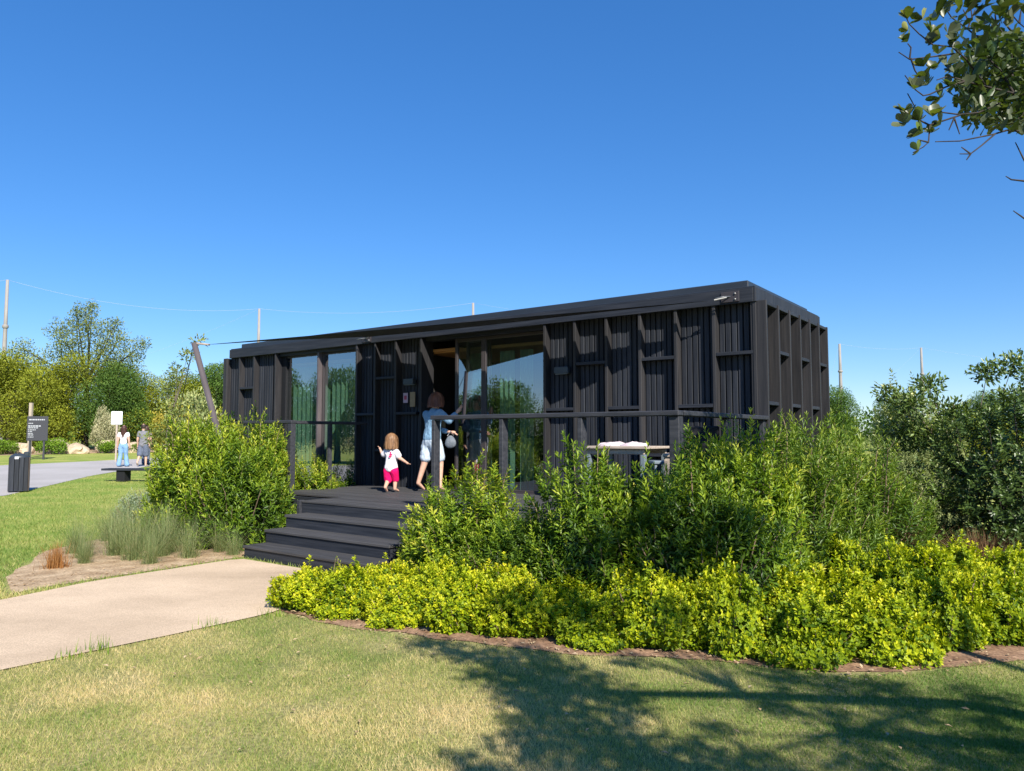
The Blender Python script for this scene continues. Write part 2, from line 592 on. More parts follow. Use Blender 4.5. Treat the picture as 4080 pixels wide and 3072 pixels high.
def cladding(u0, u1, n, parent_wall, zlo=ZD - .02, zhi=ZF + .03):
    w = (u1 - u0) / n
    for i in range(n):
        a = u0 + i * w
        t = .012 + .008 * random.random()
        cb('plank', a + .007, a + w - .007, FIN - t, FIN + .012, zlo, zhi, M['black_v'], parent_wall, .006)


def front_bay(i, ledges, wall, n=6, fin_right=True):
    u0, u1 = i * MOD, (i + 1) * MOD
    cladding(u0 + .022, u1 - .022, n, wall)
    for z in ledges:
        cb('ledge', u0 + .023, u1 - .023, .004, FIN - .008, z - .022, z + .022, M['black_h'], wall)


# backing walls (each stretch of the front is one wall that carries its planks, ledges and fins)
BACKV0, BACKV1 = FIN + .013, FIN + .12
wall_a = cb('wall', 0.03, 6 * MOD - .02, BACKV0, BACKV1, .16, ZF + .02, M['core'])
wall_b = cb('wall', 11 * MOD - .03, 14 * MOD - .03, BACKV0, BACKV1, .16, ZF + .02, M['core'])
wall_c = cb('wall', 18.3 * MOD, 22 * MOD - .03, BACKV0, BACKV1, .16, ZF + .02, M['core'])


def pin(o, wall):
    """parent keeping place: walls are children of the cabin, so their own pieces get the offset removed"""
    o.location = Vector(o.location) - Vector(wall.location)


_obj0 = obj


def wall_children(wall):
    for c in wall.children:
        pin(c, wall)


for i in range(6):
    front_bay(i, [2.507, 1.237] if i % 2 == 0 else [1.868], wall_a)
for i in range(0, 7):
    cb('fin', i * MOD - .021, i * MOD + .021, 0, FIN + .02, ZD - .02, ZF + .01, M['fin'], wall_a)
front_bay(11, [1.866], wall_b)
front_bay(12, [2.49, 1.237], wall_b)
front_bay(13, [1.866], wall_b, 6)
for i in (12, 13):
    cb('fin', i * MOD - .021, i * MOD + .021, 0, FIN + .02, ZD - .02, ZF + .01, M['fin'], wall_b)
cb('fin', 11 * MOD - .105, 11 * MOD - .06, 0, .30, ZD - .02, ZF + .01, M['fin'], wall_b)
cb('fin', 14 * MOD - .055, 14 * MOD - .012, 0, .215, ZD - .02, ZF + .01, M['fin'], wall_b)
cladding(11 * MOD - .058, 11 * MOD + .02, 1, wall_b)
front_bay(19, [1.237], wall_c)
front_bay(20, [2.47, 1.237], wall_c)
front_bay(21, [1.84], wall_c)
for i in (20, 21, 22):
    cb('fin', i * MOD - .021 - (.02 if i == 22 else 0), i * MOD + .021 - (.02 if i == 22 else 0), 0, FIN + .02, .2, ZF + .01, M['fin'], wall_c)
cb('fin', 18.6 * MOD - .021, 18.6 * MOD + .021, 0, .215, .2, ZF + .01, M['fin'], wall_c)
cladding(18.6 * MOD + .022, 19 * MOD - .01, 4, wall_c)
for w in (wall_a, wall_b, wall_c):
    wall_children(w)

# near end wall with its own fins
wall_e = cb('wall', .06, .14, .14, DEP - .02, .16, ZF + .02, M['core'])
SB = (DEP - .04) / 6
for k in range(7):
    v = .03 + k * SB
    cb('fin', -.145, .05, v - .02, v + .02, .2, ZF + .012, M['fin'], wall_e)
for k in range(6):
    v0 = .03 + k * SB
    w = (SB - .044) / 5
    for j in range(5):
        a = v0 + .022 + j * w
        cb('plank', -.012 - .008 * random.random(), .03, a + .006, a + w - .006, .2, ZF + .02, M['black_v'], wall_e, .006)
    for z in ((1.885,) if k % 2 == 0 else (2.54, 1.24)):
        cb('ledge', -.13, -.01, v0 + .022, v0 + SB - .022, z - .022, z + .022, M['black_h'], wall_e)
    cb('ledge', -.13, -.01, v0 + .022, v0 + SB - .022, ZF - .035, ZF + .008, M['black_h'], wall_e)
wall_children(wall_e)
# far end wall, back wall
wall_f = cb('wall', LEN - .14, LEN - .06, .14, DEP - .02, .16, ZF + .02, M['core'])
for k in range(7):
    v = .03 + k * SB
    cb('fin', LEN - .05, LEN + .085, v - .02, v + .02, .2, ZF + .012, M['fin'], wall_f)
wall_children(wall_f)
wall_g = cb('wall', .15, LEN - .15, DEP - .10, DEP - .015, .16, ZF + .02, M['core'])
for k in range(44):
    a = .2 + k * (LEN - .4) / 44
    cb('plank', a + .008, a + (LEN - .4) / 44 - .008, DEP - .013, DEP + .01, .2, ZF, M['black_v'], wall_g)
wall_children(wall_g)

# roof: fascia boards, flat cover and the set-back flashing
roof = cb('roof', .04, LEN - .24, .03, DEP - .02, ZF + .03, ZT - .02, M['core'])
for nm, a in (('fascia', (0.0, LEN - .205, -.018, .028)), ('fascia', (0.0, LEN - .205, DEP - .03, DEP + .012))):
    cb(nm, a[0], a[1], a[2], a[3], ZF, ZT, M['black_h'], roof, .006)
fe = cb('fascia', -.034, -.002, -.018, DEP + .012, ZF, ZT, M['black_v'], roof, .006)
cb('fascia', LEN - .203, LEN - .17, -.018, DEP + .012, ZF, ZT, M['black_v'], roof, .006)
fl = cb('flashing', .10, LEN - .42, .10, DEP - .16, ZT - .03, ZT + .115, M['cap'], roof, .012)
cb('drip_edge', -.02, LEN - .2, -.004, DEP, ZT + .001, ZT + .016, M['cap'], roof, .004)
wall_children(roof)

# floor frame and feet
cb('floor_slab', .06, LEN - .06, .12, DEP - .03, .42, ZD - .03, M['core'])
for i in range(5):
    for v in (.5, 2.4):
        cb('foot', .6 + i * 2.45, .85 + i * 2.45, v - .12, v + .12, 0, .43, M['core'])
# room behind the glass
cb('interior_floor', .2, LEN - .2, .30, DEP - .12, ZD - .028, ZD + .004, M['inside'])
cb('interior_wall', .2, LEN - .2, 2.2, 2.25, ZD, ZF, M['inside'])
cb('interior_wall', 3.0, 3.05, .24, 2.2, ZD, ZF, M['inside'])
cb('interior_wall', 5.75, 5.8, .24, 2.2, ZD, ZF, M['inside'])
cb('interior_wall', 9.6, 9.65, .24, 2.2, ZD, ZF, M['inside'])
cb('ceiling', 3.05, 9.6, .32, 2.2, 2.88, 2.93, M['ceil'])


def glass_mat():
    m, nt, p = new_mat('window_glass')
    N, L = nt.nodes, nt.links
    N.remove(p)
    fr = N.new('ShaderNodeFresnel')
    fr.inputs['IOR'].default_value = 2.0
    tr = N.new('ShaderNodeBsdfTransparent')
    tr.inputs['Color'].default_value = (.82, .90, .87, 1)
    gl = N.new('ShaderNodeBsdfGlossy')
    gl.inputs['Roughness'].default_value = .004
    gl.inputs['Color'].default_value = (.96, .97, 1, 1)
    ge = N.new('ShaderNodeNewGeometry')
    mm = N.new('ShaderNodeMath')
    mm.operation = 'MULTIPLY_ADD'
    mm.inputs[1].default_value = 2.7
    mm.inputs[2].default_value = .02
    mm.use_clamp = True
    inv = N.new('ShaderNodeMath')
    inv.operation = 'SUBTRACT'
    inv.inputs[0].default_value = 1.0
    L.new(ge.outputs['Backfacing'], inv.inputs[1])
    m2 = N.new('ShaderNodeMath')
    m2.operation = 'MULTIPLY'
    L.new(fr.outputs[0], mm.inputs[0])
    L.new(mm.outputs[0], m2.inputs[0])
    L.new(inv.outputs[0], m2.inputs[1])
    mx = N.new('ShaderNodeMixShader')
    L.new(m2.outputs[0], mx.inputs['Fac'])
    L.new(tr.outputs[0], mx.inputs[1])
    L.new(gl.outputs[0], mx.inputs[2])
    L.new(mx.outputs[0], N['Material Output'].inputs['Surface'])
    return m


M['glass'] = glass_mat()


def frame_window(name, u0, u1, v, z0, z1, t=.045, mat=None, pane_label=None):
    """window leaf: a frame of four bars with one pane"""
    mat = mat or M['frame']
    e = bpy.data.objects.new(name, None)
    e.parent = cabin
    link(e)
    cb('frame_bar', u0, u0 + t, v - .03, v + .03, z0, z1, mat, e)
    cb('frame_bar', u1 - t, u1, v - .03, v + .03, z0, z1, mat, e)
    cb('frame_bar', u0 + t, u1 - t, v - .028, v + .028, z0, z0 + t, mat, e)
    cb('frame_bar', u0 + t, u1 - t, v - .028, v + .028, z1 - t, z1, mat, e)
    cb('pane', u0 + t - .01, u1 - t + .01, v - .005, v + .005, z0 + t - .01, z1 - t + .01, M['glass'], e, .0005)
    return e


frame_window('window', 6 * MOD + .022, 4.38, .20, ZD + .004, ZF - .06)
frame_window('window', 4.38, 4.975, .20, ZD + .004, ZF - .06)
frame_window('sliding_door', 4.32, 4.80, .275, ZD + .006, ZF - .07)
frame_window('window', 14 * MOD - .01, 8.334, .20, ZD - .2, ZF - .06, .032)
frame_window('window', 8.386, 18.6 * MOD - .022, .20, ZD - .2, ZF - .06, .032)
cb('mullion', 8.335, 8.385, .08, .235, ZD - .2, ZF - .01, M['mast'])
for a, b in ((6 * MOD + .02, 5.56), (14 * MOD - .01, 18.6 * MOD - .02)):
    cb('lintel', a, b, .08, .26, ZF - .058, ZF + .02, M['black_h'])
cb('door_sill', 3.12, 5.55, .16, .31, ZD - .04, ZD + .012, M['frame'])
cb('ceiling_trim', 4.98, 5.56, .27, .60, 2.90, 2.945, M['ceil'])


def curtain(u0, u1, v, z0, z1, folds, amp=.035, seed=0):
    r = np.random.default_rng(seed)
    n = folds * 12
    nz = 10
    V, F = [], []
    ph = np.cumsum(r.uniform(.6, 1.4, n))
    ph = ph / ph[-1] * folds * 2 * math.pi
    for j in range(nz + 1):
        zz = z0 + (z1 - z0) * j / nz
        for i in range(n):
            a = i / (n - 1)
            V.append((-(u0 + (u1 - u0) * a), v + amp * math.sin(ph[i] + .25 * math.sin(j * .6)) * (1 + .25 * (1 - j / nz)), zz))
    for j in range(nz):
        for i in range(n - 1):
            F.append((j * n + i, j * n + i + 1, (j + 1) * n + i + 1, (j + 1) * n + i))
    return obj('curtain', mesh_np('curtain', V, F, smooth=True), M['curtain'], cabin)


curtain(4.42, 4.92, .42, ZD + .03, 2.84, 4, .04, 1)
curtain(3.62, 3.86, .46, ZD + .03, 2.84, 3, .03, 2)
curtain(3.98, 4.26, .46, ZD + .03, 2.84, 3, .03, 6)
curtain(7.25, 8.30, .42, ZD, 2.86, 8, .055, 3)
curtain(8.42, 9.50, .42, ZD, 2.86, 8, .055, 4)

# sail fixings on the fascia
for u in (.30, 6.90):
    bk = cb('bracket', u - .13, u + .10, -.034, -.019, ZF + .02, ZT - .03, M['frame'], cabin)
    vv, ff = join_np([tube_np([(-u + .02, -.03, ZF + .09), (-u - .05, -.09, ZF + .085), (-u - .14, -.12, ZF + .07)], [.009, .008, .008], 8),
                      tube_np([(-u + .08, -.035, ZF + .12), (-u + .08, -.045, ZF + .12)], [.013, .013], 8),
                      tube_np([(-u + .08, -.035, ZF + .05), (-u + .08, -.045, ZF + .05)], [.013, .013], 8)])
    obj('turnbuckle', mesh_np('turnbuckle', vv, ff), M['steel'], cabin)

# things fixed on the front wall
for nm, u, z, lab in (('wall_light', 5.87, 2.40, 'dark grey box wall light left of the open door'),
                      ('wall_light', 2.80, 2.43, 'dark grey box wall light right of the glass doors')):
    t = thing(nm, lab, 'wall light', W(u, .07, z), YAW - math.pi / 2, 'box lights on the front wall')
    cbox('housing', (-.115, -.085, -.05), (.115, .006, .05), M['lampbox'], t, .008)
    cbox('diffuser', (-.10, -.075, -.058), (.10, -.01, -.050), M['grey_metal'], t, .002)
t = thing('notice_plate', 'small pink and white notice on the black wall beside the door', 'sign', W(6.0, .072, 2.13), YAW - math.pi / 2)
cbox('plate', (-.055, -.006, -.085), (.055, .0, .085), flat_mat('pale_pink', (.48, .36, .44), .6), t, .002)
cbox('print', (-.03, -.009, -.03), (.03, -.0065, .04), flat_mat('red_print', (.42, .07, .12), .6), t, .001)
t = thing('wooden_plaque', 'narrow tan wooden plaque on the black wall beside the door', 'plaque', W(5.83, .072, 2.10), YAW - math.pi / 2)
cbox('board', (-.06, -.014, -.125), (.06, .0, .125), noise_mat('tan_wood', (.26, .19, .11), (.36, .27, .16), (8, 8, 40), .7), t, .004)

# ------------------------------------------------------------------ deck and steps
deck = thing('timber_deck', 'black timber deck with four wide steps in front of the cabin', 'deck', W(0, 0, 0), YAW - math.pi / 2)
VF = -2.55
bw = .145
nb = int((0.10 - VF) / bw) + 1
for i in range(nb):
    v = VF + i * bw
    ur = 5.33 if v < -1.95 else 6.95
    cb('deck_board', -.14, ur, v + .004, min(v + bw - .004, .11), ZD - .03, ZD - random.random() * .003, M['deck'], deck, .004)
cb('deck_board', 3.1, 5.56, .112, .158, ZD - .03, ZD - .002, M['deck'], deck, .004)
cb('skirt', -.13, 5.33, VF + .012, VF + .042, .02, ZD - .031, M['black_h'], deck)
cb('skirt', 6.91, 6.94, -1.9, .1, .02, ZD - .031, M['black_v'], deck)
cb('skirt', 5.30, 6.9, -1.93, -1.90, .02, ZD - .031, M['black_h'], deck)
cb('skirt', -.135, -.105, VF + .05, .1, .02, ZD - .031, M['black_v'], deck)
for k in range(3):
    z = .154 * (k + 1)
    vf = -3.56 + k * .335
    u1 = 5.13 + .05 * k
    st = bpy.data.objects.new('step', None)
    st.parent = deck
    link(st)
    cb('tread', 2.92, u1, vf, vf + .17, z - .034, z, M['deck'], st, .006)
    cb('tread', 2.92, u1, vf + .178, vf + .36, z - .034, z - .0015, M['deck'], st, .006)
    cb('riser', 2.94, u1 - .012, vf + .018, vf + .045, .004 if k == 0 else z - .154 - .02, z - .035, M['black_h'], st, .004)
    cb('side_board', u1 - .04, u1 - .012, vf + .046, VF - .05, .004, z - .035, M['black_h'], st, .004)
    cb('side_board', 2.94, 2.965, vf + .046, VF - .05, .004, z - .035, M['black_h'], st, .004)
cb('newel', 5.335, 5.40, VF - .02, VF + .06, .02, ZD + .004, M['rail'], deck)


def railing(name, label, posts, segs, wide=None):
    t = thing(name, label, 'railing', W(0, 0, 0), YAW - math.pi / 2, 'railings of the timber deck')
    for (u, v, a, b) in posts:
        cb('post', u - a / 2, u + a / 2, v - b / 2, v + b / 2, ZD + .001 if v > -2.6 else .0, 1.675, M['rail'], t, .006)
    for (u0, u1, v0, v1) in segs:
        cb('handrail', u0, u1, v0, v1, 1.677, 1.727, M['rail'], t, .008)
    return t


railing('deck_railing', 'black timber railing along the front of the deck, table behind it',
        [(2.93, -2.49, .055, .10), (1.93, -2.49, .055, .10), (.93, -2.49, .055, .10), (-.08, -2.47, .10, .10), (-.09, -1.25, .055, .08), (-.09, -.06, .055, .08)],
        [(-.14, 2.97, -2.55, -2.43), (-.15, -.03, -2.428, .0)])
railing('deck_railing', 'short black railing left of the steps, wrapped in green bushes',
        [(6.50, -1.86, .09, .09), (6.90, -.80, .055, .07), (7.62, -1.86, .06, .06)],
        [(6.45, 8.1, -1.91, -1.81), (6.85, 6.95, -1.808, .0)])

# ------------------------------------------------------------------ shade sail and its mast
SR, SL = np.array(W(.45, -.12, 3.17)), np.array(W(6.80, -.08, 3.225))
SM = np.array([-4.628, 11.016, 2.852])


def sail_mesh():
    n = 26
    cor = [SR, SL, SM]
    c = sum(cor) / 3
    V, F, idx = [], [], {}

    def hem(p, a, b, depth):
        return p
    for i in range(n + 1):
        for j in range(n + 1 - i):
            k = n - i - j
            w = np.array([i, j, k]) / n
            p = w[0] * SR + w[1] * SL + w[2] * SM
            # hollow the three hems
            pull = 0
            for e in range(3):
                a, b = w[(e + 1) % 3], w[(e + 2) % 3]
                pull += (1 - w[e]) ** 4 * 4 * a * b * (.30, .10, .16)[e]
            p = p + (c - p) * min(pull, .8) + np.array([0, 0, -.05 * 27 * w[0] * w[1] * w[2]])
            idx[(i, j)] = len(V)
            V.append(p)
    for i in range(n):
        for j in range(n - i):
            F.append((idx[(i, j)], idx[(i + 1, j)], idx[(i, j + 1)]))
            if i + j < n - 1:
                F.append((idx[(i + 1, j)], idx[(i + 1, j + 1)], idx[(i, j + 1)]))
    V = np.array(V)
    V2 = V - np.array([0, 0, .004])
    F = np.array(F)
    return np.concatenate([V, V2]), np.concatenate([F, F[:, ::-1] + len(V)])


sv, sf = sail_mesh()
sail = thing('shade_sail', 'dark triangular shade sail stretched along the roof edge to a leaning mast', 'shade sail', (0, 0, 0))
obj('sailcloth', mesh_np('sailcloth', sv, sf, smooth=True), M['sail'], sail)
for a, b in ((SR, np.array(W(.30, -.10, 3.19))), (SL, np.array(W(6.9, -.05, 3.23)))):
    obj('tension_strap', mesh_np('strap', *tube_np([a, b], [.012, .010], 6)), M['steel'], sail)
MB = np.array([-4.03, 11.35, 0.0])
mast = thing('sail_mast', 'leaning brown-grey steel mast holding the sail left of the cabin', 'mast', tuple(MB))
top = SM + np.array([-.14, -.02, .03])
vv, ff = tube_np([(0, 0, -.1), tuple(top - MB)], [.046, .042], 14)
obj('pole', mesh_np('pole', vv, ff), M['mast'], mast)
vv, ff = tube_np([tuple(top - MB + np.array([0.02, 0, -.01])), tuple(SM - MB + np.array([.09, 0, .0]))], [.016, .014], 8)
obj('turnbuckle', mesh_np('turnbuckle', vv, ff), M['plank_wood'], mast)
vv, ff = tube_np([tuple(top - MB), tuple(top - MB + np.array([-.55, .6, -1.5])), tuple(top - MB + np.array([-.9, 1.0, -2.78]))], [.006, .006, .006], 6)
obj('guy_cable', mesh_np('guy', vv, ff), M['frame'], mast)

# ------------------------------------------------------------------ foliage builders
def leaf_cloud(P, D, N, L, Wd, tone, fold=.18):
    """two folded triangles per leaf"""
    P, D, N = np.asarray(P), norm(np.asarray(D)), np.asarray(N)
    n = len(P)
    S = norm(np.cross(D, N))
    U = np.cross(S, D)
    L = np.broadcast_to(np.asarray(L, float), (n,))[:, None]
    Wd = np.broadcast_to(np.asarray(Wd, float), (n,))[:, None]
    base, tip = P, P + D * L
    mid = P + D * L * .52 + U * Wd * fold
    l, r = mid + S * Wd * .5, mid - S * Wd * .5
    tipd = tip - U * Wd * .25
    V = np.stack([base, r, tipd, l], 1).reshape(-1, 3)
    i = np.arange(n)[:, None] * 4
    F = np.concatenate([i + np.array([[0, 1, 2]]), i + np.array([[0, 2, 3]])], 0)
    return V, F, np.repeat(tone, 4)


def round_leaves(P, D, N, L, Wd, tone, fold=.12):
    """obovate leaves of four triangles, widest past the middle"""
    P, D, N = np.asarray(P), norm(np.asarray(D)), np.asarray(N)
    n = len(P)
    S = norm(np.cross(D, N))
    U = np.cross(S, D)
    L = np.broadcast_to(np.asarray(L, float), (n,))[:, None]
    Wd = np.broadcast_to(np.asarray(Wd, float), (n,))[:, None]
    a, b_ = P + D * L * .38 + U * Wd * fold * .6, P + D * L * .78 + U * Wd * fold
    V = np.stack([P, a - S * Wd * .36, b_ - S * Wd * .46, P + D * L - U * Wd * .12, b_ + S * Wd * .46, a + S * Wd * .36], 1).reshape(-1, 3)
    i = np.arange(n)[:, None] * 6
    F = np.concatenate([i + np.array([q]) for q in ([0, 1, 3], [1, 2, 3], [0, 3, 5], [3, 4, 5])], 0)
    return V, F, np.repeat(tone, 6)


def shoot_shrub(seed, r, h, nshoot, nleaf, ll, lw, slen=.30, fill=.25, upright=.5, tall=0, zlow=.06, spread=1.0, lump=.22, young=0.0, bulge=.38):
    """leafy shoots standing out of a domed shrub; returns leaf arrays and stem arrays"""
    g = np.random.default_rng(seed)
    th = g.uniform(0, 2 * np.pi, nshoot)
    cz = g.uniform(-.12, 1, nshoot)
    sz = (1 - np.clip(cz, 0, 1) ** 2) ** bulge
    lum = 1 + lump * (fnoise(th * 1.3 + seed, cz * 2.2 + 5, seed) - .5) * 2 + g.normal(0, .05, nshoot)
    side = np.where(cz < 0, 1 + cz * 1.2, 1)
    E = np.stack([np.cos(th) * sz * r * lum * side, np.sin(th) * sz * r * lum * side, zlow + np.clip(cz, 0, 1) * (h - zlow) * lum + np.where(cz < 0, .0, 0)], 1)
    E[:, 2] = np.where(cz < .15, g.uniform(zlow, zlow + .25 * h, nshoot), E[:, 2])
    out = norm(np.stack([np.cos(th) * sz, np.sin(th) * sz, np.clip(cz, 0, 1) * .7 + .1], 1))
    A = norm(out * (1 - upright) * spread + np.array([0, 0, 1.0]) * upright + g.normal(0, .16, (nshoot, 3)))
    sl = slen * g.uniform(.6, 1.25, nshoot)
    if tall:
        k = g.choice(nshoot, tall, replace=False)
        cz_ok = E[k, 2] > .6 * h
        E[k] += np.array([0, 0, 1]) * (g.uniform(.12, .38, tall) * cz_ok)[:, None]
        A[k] = norm(A[k] * .3 + np.array([0, 0, 1.0]))
        sl[k] *= np.where(cz_ok, 1.5, 1)
    # leaves on a shoot, spiralling; t=1 at the tip
    t = np.tile(np.linspace(.05, 1, nleaf), (nshoot, 1)) + g.uniform(-.04, .04, (nshoot, nleaf))
    az = np.cumsum(np.full((nshoot, nleaf), 2.4), 1) + g.uniform(0, 6.28, (nshoot, 1)) + g.normal(0, .3, (nshoot, nleaf))
    X = norm(np.cross(A, np.array([.3, .5, .1]) + g.normal(0, .2, (nshoot, 3))))
    Y = np.cross(A, X)
    rad = X[:, None] * np.cos(az)[..., None] + Y[:, None] * np.sin(az)[..., None]
    tilt = np.clip(.95 - .6 * t, .2, 1)
    LD = norm(A[:, None] * (1 - tilt[..., None]) * 1.1 + rad * tilt[..., None] + g.normal(0, .12, (nshoot, nleaf, 3)))
    P = E[:, None] - A[:, None] * ((1 - t) * sl[:, None])[..., None]
    Nn = norm(A[:, None] * 1.0 - rad * .2 + g.normal(0, .25, (nshoot, nleaf, 3)))
    L = ll * (1.05 - .45 * np.clip(t - .6, 0, 1) / .4) * g.uniform(.75, 1.2, (nshoot, nleaf))
    hgt = np.clip(E[:, 2] / h, 0, 1)[:, None]
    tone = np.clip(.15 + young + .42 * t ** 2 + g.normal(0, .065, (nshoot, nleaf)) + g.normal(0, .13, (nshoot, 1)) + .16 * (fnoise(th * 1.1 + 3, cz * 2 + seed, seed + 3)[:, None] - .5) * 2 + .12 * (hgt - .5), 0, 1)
    parts = [leaf_cloud(P.reshape(-1, 3), LD.reshape(-1, 3), Nn.reshape(-1, 3), L.ravel(), (L * lw / ll).ravel(), tone.ravel())]
    nf = int(nshoot * nleaf * fill)
    if nf:
        q = norm(g.normal(0, 1, (nf, 3))) * (g.random((nf, 1)) ** .45)
        q[:, 2] = np.abs(q[:, 2])
        q = q * np.array([r * .86, r * .86, h * .84]) + np.array([0, 0, .03])
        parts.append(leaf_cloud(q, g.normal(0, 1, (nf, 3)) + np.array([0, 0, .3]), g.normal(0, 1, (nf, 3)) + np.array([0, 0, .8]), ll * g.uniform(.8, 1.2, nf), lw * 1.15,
                                np.clip(g.normal(.15, .1, nf), 0, 1)))  # inner fill leaves toned dark, depth shade put into their colour
    Vs, Fs, Ts, n = [], [], [], 0
    for a, b, c in parts:
        Vs.append(a); Fs.append(b + n); Ts.append(c); n += len(a)
    # stems
    st = []
    for i in g.choice(nshoot, min(46, nshoot), replace=False):
        e = E[i]
        b0 = np.array([e[0] * .12, e[1] * .12, 0])
        m = (b0 + e) / 2 + np.array([e[0] * .12, e[1] * .12, -.03])
        st.append(tube_np([b0, m, e - A[i] * sl[i] * .5, e], [.011, .008, .005, .002], 4, False))
    return (np.concatenate(Vs), np.concatenate(Fs), np.concatenate(Ts)), join_np(st)


def shrub_proto(name, seed, mat, stem_mat=None, **kw):
    (v, f, t), (sv_, sf_) = shoot_shrub(seed, **kw)
    a = mesh_np(name + '_foliage', v, f, t)
    a.materials.append(mat)
    b = mesh_np(name + '_stems', sv_, sf_)
    b.materials.append(stem_mat or M['stem'])
    return a, b


def place_shrub(name, label, cat, proto, x, y, s=1.0, sz=1.0, rz=0.0, group=None, z=None):
    t = thing(name, label, cat, (x, y, gz(y) if z is None else z), rz, group)
    t.scale = (s, s, s * sz)
    fo = obj('foliage', proto[0], None, t)
    fo['kind'] = 'stuff'
    obj('stems', proto[1], None, t)
    return t


# --- the green hedge shrubs round the deck
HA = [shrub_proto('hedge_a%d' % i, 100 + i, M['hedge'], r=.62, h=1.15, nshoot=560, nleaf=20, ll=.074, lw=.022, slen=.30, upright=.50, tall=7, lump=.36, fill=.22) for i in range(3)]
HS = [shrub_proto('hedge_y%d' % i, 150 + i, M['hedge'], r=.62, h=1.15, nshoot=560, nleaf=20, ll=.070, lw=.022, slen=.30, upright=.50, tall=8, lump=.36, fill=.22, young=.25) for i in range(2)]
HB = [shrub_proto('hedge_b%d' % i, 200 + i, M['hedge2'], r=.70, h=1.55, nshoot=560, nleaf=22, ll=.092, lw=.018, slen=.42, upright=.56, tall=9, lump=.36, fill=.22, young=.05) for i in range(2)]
HG = 'green hedge shrubs round the deck'
hedges = [
    # x, y, proto, scale, height scale, label
    (-3.72, 10.25, HA[0], 1.10, 1.08, 'green leafy shrub pressed against the left side of the steps'),
    (-4.55, 10.75, HS[1], 1.15, 1.18, 'bright green leafy shrub at the left tip of the hedge by the feathery grass'),
    (-3.95, 11.15, HS[0], 1.05, 1.22, 'green leafy shrub crowding the railing post left of the steps'),
    (-4.75, 11.80, HS[1], 1.10, 1.30, 'green leafy shrub in front of the foot of the leaning mast'),
    (-4.15, 12.35, HS[0], 1.00, 1.38, 'leafy shrub with tall upright shoots before the left window'),
    (-5.35, 12.75, HA[2], 1.05, 1.20, 'green shrub below the far left end of the cabin'),
    (-3.35, 12.45, HS[1], .80, 1.10, 'small green shrub between the short railing and the left window'),
    (-3.15, 13.05, HA[1], .72, .98, 'low green shrub behind the deck edge under the left window'),
    (-.52, 7.62, HS[0], 1.08, .84, 'rounded green shrub at the right side of the steps'),
    (-.10, 7.15, HA[0], .72, .84, 'smaller green shrub in front of the glass doors, right of the rounded one'),
    (.28, 6.92, HA[2], .78, .84, 'low dark green shrub below the second railing post'),
    (.70, 6.70, HA[1], .95, 1.10, 'green shrub with one tall pale shoot below the railing'),
    (1.20, 6.58, HA[0], .95, 1.10, 'dark green shrub in front of the table on the deck'),
    (1.62, 6.20, HA[2], .95, 1.14, 'tall green shrub hiding the corner post of the railing'),
    (2.05, 6.75, HS[1], 1.02, 1.2, 'bright green shrub rising over the short side railing'),
    (2.50, 7.05, HB[0], .96, .96, 'narrow-leaved green shrub just right of the cabin corner'),
    (3.05, 7.55, HB[1], .98, .92, 'willowy green shrub before the cabin end wall'),
    (3.62, 7.85, HB[0], .96, .88, 'willowy narrow-leaved shrub right of the cabin'),
    (4.10, 8.45, HB[1], .85, .84, 'rightmost willowy shrub of the green hedge'),
    (3.55, 8.75, HB[1], 1.00, 1.02, 'narrow-leaved shrub in the back row by the end wall'),
]
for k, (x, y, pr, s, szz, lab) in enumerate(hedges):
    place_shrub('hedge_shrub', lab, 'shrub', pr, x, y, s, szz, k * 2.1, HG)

# --- golden low mounds in front
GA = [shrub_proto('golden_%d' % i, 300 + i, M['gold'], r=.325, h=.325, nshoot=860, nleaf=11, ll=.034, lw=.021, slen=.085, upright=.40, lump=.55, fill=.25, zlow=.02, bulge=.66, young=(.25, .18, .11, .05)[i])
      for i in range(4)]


def front_at(x):
    a = np.array(FRONT)
    return float(np.interp(x, a[:, 0], a[:, 1]))


